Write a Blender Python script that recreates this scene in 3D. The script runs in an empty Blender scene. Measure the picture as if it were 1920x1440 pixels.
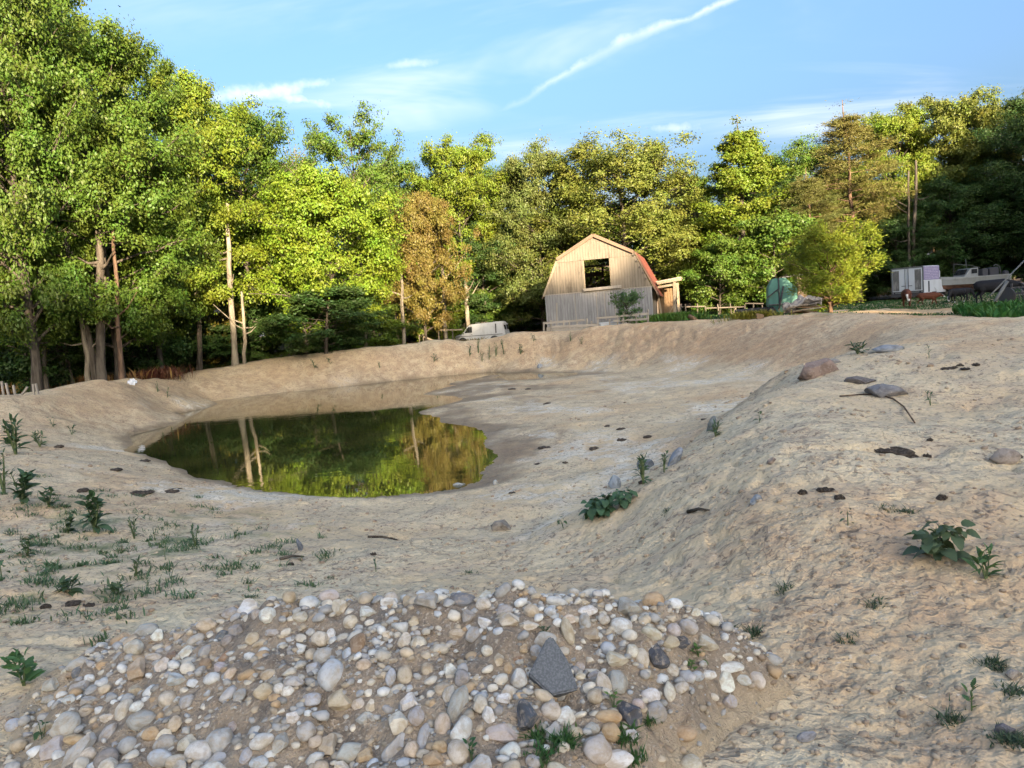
import bpy, bmesh, math, random
import numpy as np
from mathutils import Vector, Matrix, Quaternion
R = math.radians
SC = bpy.context.scene
COL = SC.collection
rnd = random.Random(7)

# ------------------------------------------------------------------ camera
CAM_H, FPX, PITCH, ROLL = 2.9, 1400.0, R(5.0), R(4.4)
cam = bpy.data.cameras.new('camera')
cam.sensor_width = 36.0
cam.lens = FPX / 1920 * 36.0
cam.clip_start, cam.clip_end = 0.05, 3000
cam_o = bpy.data.objects.new('camera', cam)
COL.objects.link(cam_o)
CAM_M = Matrix.Translation((0, 0, CAM_H)) @ Matrix.Rotation(R(90) - PITCH, 4, 'X') @ Matrix.Rotation(-ROLL, 4, 'Z')
cam_o.matrix_world = CAM_M
SC.camera = cam_o
C3 = CAM_M.to_3x3()


def ray(px, py):
    return C3 @ Vector(((px - 960) / FPX, (720 - py) / FPX, -1))


def at_z(px, py, z):
    d = ray(px, py)
    return Vector((0, 0, CAM_H)) + d * ((z - CAM_H) / d.z)


def at_y(px, py, Y):
    d = ray(px, py)
    return Vector((0, 0, CAM_H)) + d * (Y / d.y)


# ------------------------------------------------------------------ sky, sun, exposure
SUN_AZ, SUN_EL = R(17), R(12)            # azimuth to the right of straight behind the camera
TO_SUN = Vector((math.sin(SUN_AZ) * math.cos(SUN_EL), -math.cos(SUN_AZ) * math.cos(SUN_EL), math.sin(SUN_EL)))
SC.view_settings.view_transform = 'Standard'
SC.view_settings.look = 'None'
SC.view_settings.exposure = 2.2
SC.view_settings.gamma = 1.0
SC.view_settings.use_curve_mapping = False
SC.cycles.max_bounces = 5
SC.cycles.diffuse_bounces = 3
SC.cycles.glossy_bounces = 3
SC.cycles.transmission_bounces = 4
SC.cycles.transparent_max_bounces = 6
SC.cycles.caustics_reflective = False
SC.cycles.caustics_refractive = False
SC.cycles.sample_clamp_indirect = 6
SC.cycles.use_adaptive_sampling = True
SC.cycles.adaptive_threshold = 0.02


class NT:
    """small wrapper that makes node trees short to write"""
    def __init__(self, tree):
        self.t = tree
        self.L = tree.links

    def n(self, kind, **kw):
        nd = self.t.nodes.new(kind)
        ins = kw.pop('ins', {})
        for k, v in kw.items():
            setattr(nd, k, v)
        for k, v in ins.items():
            self.set(nd.inputs[k], v)
        return nd

    def set(self, sock, v):
        if isinstance(v, bpy.types.NodeSocket):
            self.L.new(v, sock)
        elif v is not None:
            sock.default_value = v

    def math(self, op, a, b=None, c=None, clamp=False):
        nd = self.n('ShaderNodeMath', operation=op, use_clamp=clamp)
        for i, v in enumerate((a, b, c)):
            if v is not None:
                self.set(nd.inputs[i], v)
        return nd.outputs[0]

    def vmath(self, op, a, b=None, out=0):
        nd = self.n('ShaderNodeVectorMath', operation=op)
        self.set(nd.inputs[0], a)
        if b is not None:
            self.set(nd.inputs[1], b)
        return nd.outputs[out]

    def mix(self, f, a, b, blend='MIX'):
        nd = self.n('ShaderNodeMix', data_type='RGBA', blend_type=blend)
        self.set(nd.inputs[0], f)
        for s, v in ((nd.inputs[6], a), (nd.inputs[7], b)):
            if isinstance(v, tuple) and len(v) == 3:
                v = v + (1.0,)
            self.set(s, v)
        return nd.outputs[2]

    def noise(self, vec, scale, detail=4, rough=0.55, dist=0.0, out=0):
        nd = self.n('ShaderNodeTexNoise')
        if vec is not None:
            self.set(nd.inputs['Vector'], vec)
        nd.inputs['Scale'].default_value = scale
        nd.inputs['Detail'].default_value = detail
        nd.inputs['Roughness'].default_value = rough
        nd.inputs['Distortion'].default_value = dist
        return nd.outputs[out]

    def ramp(self, f, lo, hi, a=0.0, b=1.0):
        nd = self.n('ShaderNodeMapRange', clamp=True, interpolation_type='SMOOTHSTEP')
        self.set(nd.inputs[0], f)
        for i, v in ((1, lo), (2, hi), (3, a), (4, b)):
            self.set(nd.inputs[i], v)
        return nd.outputs[0]

    def bump(self, height, strength=0.3, dist=0.05, normal=None):
        nd = self.n('ShaderNodeBump')
        nd.inputs['Strength'].default_value = strength
        nd.inputs['Distance'].default_value = dist
        self.set(nd.inputs['Height'], height)
        if normal is not None:
            self.set(nd.inputs['Normal'], normal)
        return nd.outputs[0]

    def scale_vec(self, vec, s):
        return self.vmath('MULTIPLY', vec, s)


world = bpy.data.worlds.new('World')
SC.world = world
world.use_nodes = True
w = NT(world.node_tree)
w.t.nodes.clear()
sky = w.n('ShaderNodeTexSky', sky_type='NISHITA', sun_disc=False)
sky.sun_elevation = SUN_EL
sky.sun_rotation = math.pi - SUN_AZ
sky.altitude = 100
sky.air_density = 1.0
sky.dust_density = 10.0
sky.ozone_density = 3.7
tc = w.n('ShaderNodeTexCoord')
dirv = w.vmath('NORMALIZE', tc.outputs['Generated'])
sep = w.n('ShaderNodeSeparateXYZ')
w.set(sep.inputs[0], dirv)
zz = w.math('ADD', w.math('MAXIMUM', sep.outputs[2], 0.0), 0.12)
cmb = w.n('ShaderNodeCombineXYZ')
w.set(cmb.inputs[0], w.math('DIVIDE', sep.outputs[0], zz))
w.set(cmb.inputs[1], w.math('DIVIDE', sep.outputs[1], zz))
plane = cmb.outputs[0]
# thin veil of cirrus, the same over the whole sky
veil_v = w.n('ShaderNodeMapping')
w.set(veil_v.inputs[0], plane)
veil_v.inputs['Rotation'].default_value = (0, 0, R(58))
veil_v.inputs['Scale'].default_value = (0.55, 1.5, 1)
veil = w.math('MULTIPLY', w.ramp(w.noise(veil_v.outputs[0], 1.3, 5, 0.6, 0.7), 0.43, 0.82),
              w.ramp(w.noise(plane, 0.8, 2, 0.5), 0.37, 0.6))
# contrail: a band round a great circle, broken up by noise
c1, c2 = ray(880, 222).normalized(), ray(1400, -25).normalized()
cn = c1.cross(c2).normalized()
cmid = (c1 + c2).normalized()
calong = (c2 - c1).normalized()
NF = w.noise(dirv, 26, 4, 0.63)
NL = w.noise(dirv, 7, 2, 0.5)
wob = w.math('MULTIPLY', w.math('SUBTRACT', NF, 0.5), 0.016)
wob2 = w.math('MULTIPLY', w.math('SUBTRACT', NL, 0.5), 0.05)
dist = w.math('ABSOLUTE', w.math('ADD', w.math('ADD', w.vmath('DOT_PRODUCT', dirv, tuple(cn), 1), wob), wob2))
along = w.vmath('DOT_PRODUCT', dirv, tuple(calong), 1)
half = (c2 - c1).length / 2
endm = w.math('MULTIPLY', w.ramp(along, -half - 0.02, -half + 0.22), w.ramp(w.vmath('DOT_PRODUCT', dirv, tuple(cmid), 1), 0.5, 0.7))
wid = w.math('ADD', 0.0042, w.math('MULTIPLY', w.ramp(NL, 0.42, 0.7), 0.006))
trail = w.math('MULTIPLY', w.math('MULTIPLY', w.ramp(w.math('DIVIDE', dist, wid), 1.7, -0.5), endm),
               w.ramp(NF, 0.3, 0.66, 0.3, 0.62))
cloud = w.math('MAXIMUM', w.math('MULTIPLY', veil, 0.75), trail)


def puff(px, py, rx, ry, tilt, amt, cur):
    """a small flat cloud of its own at one bearing"""
    c = ray(px, py).normalized()
    rt = Vector((0, 0, 1)).cross(c).normalized() * -1
    up = c.cross(rt) * -1
    a = R(tilt)
    e1, e2 = rt * math.cos(a) + up * math.sin(a), up * math.cos(a) - rt * math.sin(a)
    off = w.vmath('SUBTRACT', dirv, tuple(c))
    a1 = w.math('DIVIDE', w.vmath('DOT_PRODUCT', off, tuple(e1), 1), rx / FPX)
    a2 = w.math('DIVIDE', w.vmath('DOT_PRODUCT', off, tuple(e2), 1), ry / FPX)
    d2 = w.math('SQRT', w.math('ADD', w.math('MULTIPLY', a1, a1), w.math('MULTIPLY', a2, a2)))
    d2 = w.math('ADD', d2, w.math('MULTIPLY', w.math('SUBTRACT', NF, 0.5), 3.4))
    return w.math('MAXIMUM', cur, w.math('MULTIPLY', w.ramp(d2, 1.35, -0.3), amt))


cloud = puff(488, 174, 95, 13, 6, 0.6, cloud)
cloud = puff(590, 158, 45, 10, 4, 0.5, cloud)
cloud = puff(572, 188, 45, 9, -8, 0.6, cloud)
cloud = puff(1258, 241, 60, 10, -6, 0.42, cloud)
cloud = puff(760, 120, 60, 8, 2, 0.35, cloud)
skyc = w.mix(cloud, sky.outputs[0], (2.6, 2.6, 2.75))
bg = w.n('ShaderNodeBackground')
w.set(bg.inputs[0], skyc)
bg.inputs[1].default_value = 0.13
world.cycles.sampling_method = 'MANUAL'
world.cycles.sample_map_resolution = 256
wo = w.n('ShaderNodeOutputWorld')
w.set(wo.inputs[0], bg.outputs[0])

sun = bpy.data.lights.new('sun', 'SUN')
sun.energy = 5.0
sun.angle = R(0.5)
sun.color = (1.0, 0.80, 0.55)
sun_o = bpy.data.objects.new('sun', sun)
sun_o.rotation_euler = TO_SUN.to_track_quat('Z', 'Y').to_euler()
sun_o.location = (30, -60, 40)
COL.objects.link(sun_o)

# ------------------------------------------------------------------ helpers


def tag(o, label=None, cat=None, group=None, kind=None):
    if label: o['label'] = label
    if cat: o['category'] = cat
    if group: o['group'] = group
    if kind: o['kind'] = kind
    return o


def empty(name, loc=(0, 0, 0), rz=0.0):
    o = bpy.data.objects.new(name, None)
    o.empty_display_size = 0.3
    o.location = loc
    o.rotation_euler = (0, 0, rz)
    COL.objects.link(o)
    return o


def link(name, mesh, mat=None, parent=None, loc=(0, 0, 0), rot=(0, 0, 0), scale=(1, 1, 1)):
    o = bpy.data.objects.new(name, mesh)
    if mat is not None and len(mesh.materials) == 0:
        mesh.materials.append(mat)
    o.location, o.rotation_euler, o.scale = loc, rot, scale
    if parent is not None:
        o.parent = parent
    COL.objects.link(o)
    return o


def np_mesh(name, verts, faces, smooth=False, mat=None):
    """faces: (n,3) or (n,4) int array"""
    verts = np.asarray(verts, np.float32)
    faces = np.asarray(faces, np.int32)
    m = bpy.data.meshes.new(name)
    k = faces.shape[1]
    m.vertices.add(len(verts))
    m.vertices.foreach_set('co', verts.ravel())
    m.loops.add(faces.size)
    m.loops.foreach_set('vertex_index', faces.ravel())
    m.polygons.add(len(faces))
    m.polygons.foreach_set('loop_start', np.arange(0, faces.size, k, dtype=np.int32))
    m.polygons.foreach_set('loop_total', np.full(len(faces), k, np.int32))
    if smooth:
        m.polygons.foreach_set('use_smooth', np.ones(len(faces), bool))
    m.update(calc_edges=True)
    m.validate()
    if mat is not None:
        m.materials.append(mat)
    return m


def copy_tree(o, parent=None):
    c = o.copy()
    COL.objects.link(c)
    if parent is not None:
        c.parent = parent
    for ch in list(o.children):
        copy_tree(ch, c)
    return c


PERM = np.random.RandomState(3).permutation(4096)
GRAD = np.random.RandomState(4).uniform(0, 2 * np.pi, 4096)
GX, GY = np.cos(GRAD), np.sin(GRAD)


def gnoise(x, y):
    xi, yi = np.floor(x).astype(np.int64), np.floor(y).astype(np.int64)
    fx, fy = x - xi, y - yi
    u, v = fx * fx * fx * (fx * (fx * 6 - 15) + 10), fy * fy * fy * (fy * (fy * 6 - 15) + 10)

    def g(i, j):
        k = PERM[(PERM[(xi + i) & 4095] + yi + j) & 4095]
        return GX[k] * (fx - i) + GY[k] * (fy - j)
    a = g(0, 0) * (1 - u) + g(1, 0) * u
    b = g(0, 1) * (1 - u) + g(1, 1) * u
    return (a * (1 - v) + b * v) * 1.5


def fbm(x, y, octv=4, gain=0.5, lac=2.03):
    s, a = 0.0, 1.0
    for k in range(octv):
        s = s + a * gnoise(x + 17.3 * k, y - 9.1 * k)
        x, y, a = x * lac, y * lac, a * gain
    return s


def sstep(x, lo, hi):
    t = np.clip((x - lo) / (hi - lo), 0, 1)
    return t * t * (3 - 2 * t)
# ------------------------------------------------------------------ terrain
CTRL = []


def cz(px, py, z, zval=None):
    p = at_z(px, py, z)
    CTRL.append((p.x, p.y, z if zval is None else zval))


def cy(px, py, Y):
    p = at_y(px, py, Y)
    CTRL.append((p.x, p.y, p.z))


def cw(x, y, z):
    CTRL.append((x, y, z))


# foreground and near slope
for q in [(100, 1430, 1.3), (960, 1440, 1.3), (1500, 1420, 1.3), (1900, 1430, 1.33), (1850, 1230, 1.36), (1500, 1250, 1.25),
          (40, 1240, 1.2), (300, 1170, 1.05), (620, 1100, 0.95), (900, 1090, 0.95), (1150, 1090, 1.0), (40, 1080, 1.0),
          (250, 1030, 0.8), (500, 1040, 0.75), (800, 1020, 0.62), (1000, 1030, 0.7), (100, 940, 0.75), (250, 900, 0.42),
          (400, 960, 0.42), (640, 985, 0.36), (850, 960, 0.28), (980, 950, 0.26), (10, 860, 0.95), (120, 850, 0.62)]:
    cz(*q)
# water's edge
for q in [(238, 836), (275, 856), (335, 880), (420, 903), (520, 922), (640, 934), (760, 930), (860, 919), (925, 900),
          (935, 870), (912, 830), (905, 800), (840, 790), (790, 772), (800, 738), (850, 716), (915, 704),
          (240, 815), (330, 775), (400, 752), (500, 738), (640, 724), (760, 711), (850, 702)]:
    cz(*q, 0.02)
# pond bed
for q in [(330, 830, -.35), (450, 800, -.5), (450, 870, -.35), (600, 890, -.35), (600, 800, -.7), (720, 880, -.3), (760, 820, -.3),
          (840, 860, -.16), (700, 760, -.4), (560, 750, -.3), (400, 780, -.3), (740, 735, -.2), (280, 830, -.1), (850, 825, -.12)]:
    cz(q[0], q[1], 0.0, q[2])
# dry floor of the basin
for q in [(1000, 880, .12), (980, 820, .09), (1080, 900, .3), (1100, 820, .16), (1000, 760, .1), (1100, 760, .16), (1200, 800, .25), (1200, 740, .2),
          (1300, 760, .3), (1300, 715, .28), (1100, 705, .16), (1000, 712, .09), (1380, 720, .36), (1390, 760, .38), (940, 745, .08), (1200, 850, .32)]:
    cz(*q)
# far bank: foot and crest
for q in [(920, 694, .1), (1000, 690, .14), (1100, 687, .2), (1200, 687, .26), (1300, 690, .32), (1400, 698, .38)]:
    cz(*q)
CREST = [(0, 743, 24), (100, 728, 27), (200, 713, 30), (260, 711, 33), (300, 709, 36), (350, 700, 39.5), (420, 688, 41.5), (520, 672, 42.5), (640, 658, 43),
         (740, 650, 43.5), (840, 642, 43.5), (960, 629, 43), (1100, 616, 41), (1200, 607, 39), (1300, 601, 36.5), (1400, 599, 33.5),
         (1480, 597, 31), (1560, 594, 28.5), (1620, 597, 26.5), (1680, 606, 24), (1730, 617, 21.5)]
for q in CREST:
    cy(*q)
    if q[0] < 1450:          # the ground falls away behind the crest
        cy(q[0], q[1] + 3, q[2] * 1.06)
        cy(q[0], q[1] + (9 if q[0] < 1000 else 3), q[2] * 1.14)
for q in [(1800, 627, 19.5), (1900, 632, 18), (1800, 603, 28), (1900, 603, 25), (1700, 594, 31), (1800, 590, 36), (1900, 588, 34), (1610, 590, 35),
          (1520, 590, 37), (1700, 584, 39), (1800, 579, 43), (1600, 584, 42)]:
    cy(*q)
# right bank, lip, plateau
RIDGE = [(1040, 988, .78), (1120, 940, .9), (1200, 890, 1.05), (1270, 850, 1.2), (1330, 826, 1.3), (1370, 785, 1.46), (1425, 740, 1.6), (1500, 690, 1.7),
         (1580, 668, 1.68)]
for q in RIDGE:
    cz(*q)
for (px, py, z), back in zip(RIDGE, (0.9, 1.2, 1.5, 1.7, 1.9, 2.1, 2.4, 2.8, 3.0)):
    p = at_z(px, py, z)
    d = (Vector((3, 24, 0)) - Vector((p.x, p.y, 0))).normalized()
    d = (d + Vector((-0.5, 0.35, 0))).normalized()
    cw(p.x + d.x * back, p.y + d.y * back, 0.36)
for q in [(1640, 648, 1.42), (1730, 645, 1.44), (1700, 662, 1.56), (1800, 648, 1.48), (1900, 640, 1.5), (1480, 770, 1.6), (1600, 740, 1.62), (1750, 760, 1.55), (1900, 760, 1.52),
          (1400, 860, 1.5), (1550, 850, 1.62), (1750, 870, 1.52), (1900, 900, 1.48), (1350, 960, 1.36), (1500, 960, 1.52), (1700, 980, 1.46),
          (1250, 1000, 1.12), (1300, 1090, 1.14), (1450, 1080, 1.3), (1650, 1100, 1.36), (1150, 1010, .92), (1880, 1060, 1.4)]:
    cz(*q)
cw(7.6, 19.5, 0.4); cw(8.6, 21.5, 0.45); cw(9.8, 23.5, 0.6)
# field and woodland floor all round, and the unseen rise added behind the viewpoint
for q in [(-8, 52, 1.2), (-17, 50, 1.1), (-25, 42, 1.1), (-28, 30, 1.3), (-30, 20, 1.5), (-24, 15, 1.5), (-15, 8, 1.3), (8, 50, 1.78), (7, 55, 1.8), (16, 55, 1.85),
          (16, 42, 1.8), (24, 44, 1.68), (32, 46, 1.66), (30, 60, 1.8), (45, 50, 1.75), (36, 30, 1.6),
          (18, 14, 1.5), (28, 5, 1.5), (10, 2, 1.45), (3, -3, 1.35), (-6, -3, 1.32), (0, -15, 1.5), (20, -15, 1.5), (-20, -15, 1.5),
          (-3, 66, .72), (-1, 62, 1.0), (-8, 60, .9), (3, 61, 1.6), (-14, 58, 1.0), (32, 56, 2.1), (38, 57, 2.1), (26, 56, 2.0), (0, -40, 1.6), (40, -40, 2), (-40, -40, 2), (0, -95, 14), (40, -95, 14), (-40, -95, 14), (80, -90, 14), (-80, -90, 14), (0, -140, 17), (60, -140, 17), (-60, -140, 17), (0, 80, 2.2), (40, 80, 2.2), (-40, 70, 1.8), (-60, 20, 2), (80, 20, 2), (0, 150, 3), (120, 120, 3), (-120, 120, 3), (-120, -50, 5), (120, -50, 5), (0, -250, 10), (0, 300, 4), (-300, 100, 4), (300, 100, 4)]:
    cw(*q)
CT = np.array(CTRL, float)


def _phi(d2):
    return np.sqrt(d2 + 0.36)


_A = _phi(((CT[:, None, :2] - CT[None, :, :2]) ** 2).sum(-1))
_n = len(CT)
_A = _A - np.eye(_n) * 0.06        # a little smoothing
_P = np.hstack([np.ones((_n, 1)), CT[:, :2]])
_S = np.linalg.solve(np.block([[_A, _P], [_P.T, np.zeros((3, 3))]]), np.concatenate([CT[:, 2], np.zeros(3)]))


def base_h(x, y):
    x, y = np.asarray(x, float), np.asarray(y, float)
    s = _S[_n] + _S[_n + 1] * x + _S[_n + 2] * y
    for k in range(_n):
        s = s + _S[k] * np.sqrt((x - CT[k, 0]) ** 2 + (y - CT[k, 1]) ** 2 + 0.36)
    return s


def ground(x, y, parts=False):
    x, y = np.atleast_1d(np.asarray(x, float)), np.atleast_1d(np.asarray(y, float))
    h = base_h(x, y)
    e = 0.35
    gx, gy = (base_h(x + e, y) - h) / e, (base_h(x, y + e) - h) / e
    slope = np.sqrt(gx * gx + gy * gy)
    r = np.hypot(x, y)
    near = 1 / (1 + (r / 22) ** 2)
    th = np.arctan2(x - 2, y - 24)
    rad = np.hypot(x - 2, y - 24)
    shore = sstep(np.abs(h), 0.0, 0.12)
    steep = sstep(slope, 0.18, 0.5) * sstep(r, 9, 16)
    far_bank = sstep(rad, 9, 13)
    # lumps left by the digger, trampled pocks, clods
    h = h + (0.04 + 0.03 * far_bank) * fbm(x * 0.55, y * 0.55, 3) * (0.25 + 0.75 * shore)
    pk = gnoise(x * 3.1 + 3 * gnoise(x * .7, y * .7), y * 3.1)
    h = h - 0.045 * sstep(pk, 0.22, 0.75) * (0.35 + 0.65 * shore) * sstep(gnoise(x * .4 + 9, y * .4), -0.35, 0.25)
    h = h + 0.018 * fbm(x * 2.4, y * 2.4, 3) * (0.4 + 0.6 * shore)
    h = h + (0.012 * np.abs(gnoise(x * 7.5, y * 7.5)) + 0.006 * gnoise(x * 17, y * 17)) * near * 1.6
    # rills and slumps on the steep banks
    arc = th * 17
    rl = np.abs(gnoise(arc * 1.5 + 1.3 * gnoise(x * .5, y * .5), rad * 0.5))
    h = h - 0.16 * (1 - sstep(rl, 0.0, 0.22)) * steep * far_bank * sstep(gnoise(arc * .3, rad * .1 + 4), -0.3, 0.2)
    h = h + 0.10 * gnoise(arc * .8, rad * .7) * steep * far_bank
    # tooth marks of the digger bucket on the cut face
    h = h + 0.03 * np.abs(np.sin(arc * 5.2 + rad * 2.6 + 1.6 * gnoise(x * .35, y * .35))) * steep * far_bank * sstep(gnoise(arc * .22 + 3, 2.0 + rad * .05), -0.15, 0.2)
    lip = sstep(h, 1.55, 1.9) * far_bank * sstep(r, 16, 20) * (1 - sstep(r, 46, 50))
    h = h + 0.05 * fbm(arc * .9, rad * .9, 3) * lip
    if parts:
        return h, slope, shore, steep, rad
    return h


GRID = {}


def gz(x, y):
    """height of the built ground sheet, read off its own grid"""
    import bisect
    r_ = math.hypot(x, y)
    a = math.atan2(x, y)
    i = min(max(bisect.bisect_right(GRID['r'], r_) - 1, 0), len(GRID['r']) - 2)
    j = min(max(bisect.bisect_right(GRID['a'], a) - 1, 0), len(GRID['a']) - 2)
    fi = min(max((r_ - GRID['r'][i]) / (GRID['r'][i + 1] - GRID['r'][i]), 0), 1)
    fj = min(max((a - GRID['a'][j]) / (GRID['a'][j + 1] - GRID['a'][j]), 0), 1)
    H = GRID['h']
    return float((H[i, j] * (1 - fi) + H[i + 1, j] * fi) * (1 - fj) + (H[i, j + 1] * (1 - fi) + H[i + 1, j + 1] * fi) * fj)


def build_ground():
    ang = np.concatenate([np.linspace(-180, -47, 90, endpoint=False), np.linspace(-47, 47, 540, endpoint=False),
                          np.linspace(47, 180, 90, endpoint=False)])
    ang = np.radians(ang)
    rr = [0.6]
    while rr[-1] < 900:
        q = rr[-1]
        rr.append(q * (1.0062 if 1.8 < q < 8 else 1.0095 if q < 60 and q > 1 else 1.06))
    rr = np.array(rr)
    na, nr = len(ang), len(rr)
    X = (rr[:, None] * np.sin(ang)[None, :]).ravel()
    Y = (rr[:, None] * np.cos(ang)[None, :]).ravel()
    H, slope, shore, steep, rad = ground(X, Y, True)
    GRID.update(r=rr.tolist(), a=ang.tolist(), h=H.reshape(nr, na))
    i, j = np.meshgrid(np.arange(nr - 1), np.arange(na), indexing='ij')
    j2 = (j + 1) % na
    F = np.stack([i * na + j, i * na + j2, (i + 1) * na + j2, (i + 1) * na + j], -1).reshape(-1, 4)[:, ::-1]
    # close the small hole under the camera
    V = np.stack([X, Y, H], 1)
    m = np_mesh('ground', V, F, smooth=True)
    # zones: wet mud, grass, orange clay, pale crust
    hb = base_h(X, Y)
    nn = fbm(X * .5, Y * .5, 4)
    in_basin = sstep(21 - rad, 0, 3)
    wet = (1 - sstep(hb + 0.07 * nn + 0.03 * fbm(X * 2.2, Y * 2.2, 3), 0.015, 0.125)) * in_basin
    R_ = np.hypot(X, Y)
    tn = X / np.maximum(Y, .1)
    orange = np.clip((0.25 + 0.75 * sstep(X, -4, 6)) * sstep(hb, 0.3, 0.9) * sstep(Y, 20, 26) * (0.7 + 0.6 * fbm(X * .3 + 5, Y * .3, 3)), 0, 1)
    orange = np.maximum(orange, sstep(fbm(X * .22 + 40, Y * .22, 4), 0.15, 0.7) * 0.55 * (1 - sstep(R_, 30, 40)))
    grass = sstep(R_ + 4 * fbm(X * .15, Y * .15, 3), 47, 51) * sstep(hb, 1.2, 1.5)
    right_g = sstep(X + 3 * fbm(X * .12 + 8, Y * .12, 4), 11, 15) * sstep(Y - 0.2 * X, 25, 29) * sstep(tn, 0.38, 0.43)
    track = 1 - sstep(np.abs(Y - (39.5 - 0.12 * (X - 20)) - 2.5 * fbm(X * .15, Y * .15 + 3, 2)), 3.0, 5.5)
    grass = np.maximum(grass, right_g * (1 - track * 0.85))
    leftg = sstep(-X, 2.0, 3.2) * (1 - sstep(Y, 9, 12)) * sstep(Y, 4, 5.5) * sstep(fbm(X * .9, Y * .9 + 7, 4), 0.05, 0.55) * .8
    grass = np.maximum(grass, leftg)
    woods = sstep(R_ + X * -0.25, 57, 61)
    woods = np.maximum(woods, sstep(-X - 0.55 * (40 - Y), 12.5, 15) * sstep(rad, 24, 26) * sstep(Y, 16, 20))
    pale = sstep(fbm(X * .33, Y * .33 + 60, 4), 0.0, 0.55) * in_basin * (1 - sstep(hb, 0.4, 0.9))
    for px, py, rx, ry in ((1340, 713, 1.0, .5), (1345, 768, .7, .5), (1015, 800, .4, .3), (1050, 840, .4, .3)):   # dried-out puddles with a white crust
        q = at_z(px, py, .3)
        d2 = ((X - q.x) / rx) ** 2 + ((Y - q.y) / (ry * 2)) ** 2 + .8 * fbm(X * 1.4, Y * 1.4, 3)
        pale = np.maximum(pale, 1.6 * (1 - sstep(d2, .4, 1.1)))
    zone = np.stack([wet, grass, orange, pale], 1).astype(np.float32)
    a = m.color_attributes.new('zones', 'FLOAT_COLOR', 'POINT')
    a.data.foreach_set('color', zone.ravel())
    z2 = np.stack([woods, steep, shore, np.ones_like(wet)], 1).astype(np.float32)
    a = m.color_attributes.new('zones_two', 'FLOAT_COLOR', 'POINT')
    a.data.foreach_set('color', z2.ravel())
    return m


def new_mat(name):
    m = bpy.data.materials.new(name)
    m.use_nodes = True
    m.node_tree.nodes.clear()
    return m, NT(m.node_tree)


def finish(t, color, rough=0.9, normal=None, spec=0.3, metallic=0.0, extra=None):
    p = t.n('ShaderNodeBsdfPrincipled')
    if isinstance(color, tuple) and len(color) == 3:
        color = color + (1.0,)
    t.set(p.inputs['Base Color'], color)
    t.set(p.inputs['Roughness'], rough)
    t.set(p.inputs['Specular IOR Level'], spec)
    t.set(p.inputs['Metallic'], metallic)
    if normal is not None:
        t.set(p.inputs['Normal'], normal)
    o = t.n('ShaderNodeOutputMaterial')
    t.set(o.inputs[0], p.outputs[0])
    return p


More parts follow.
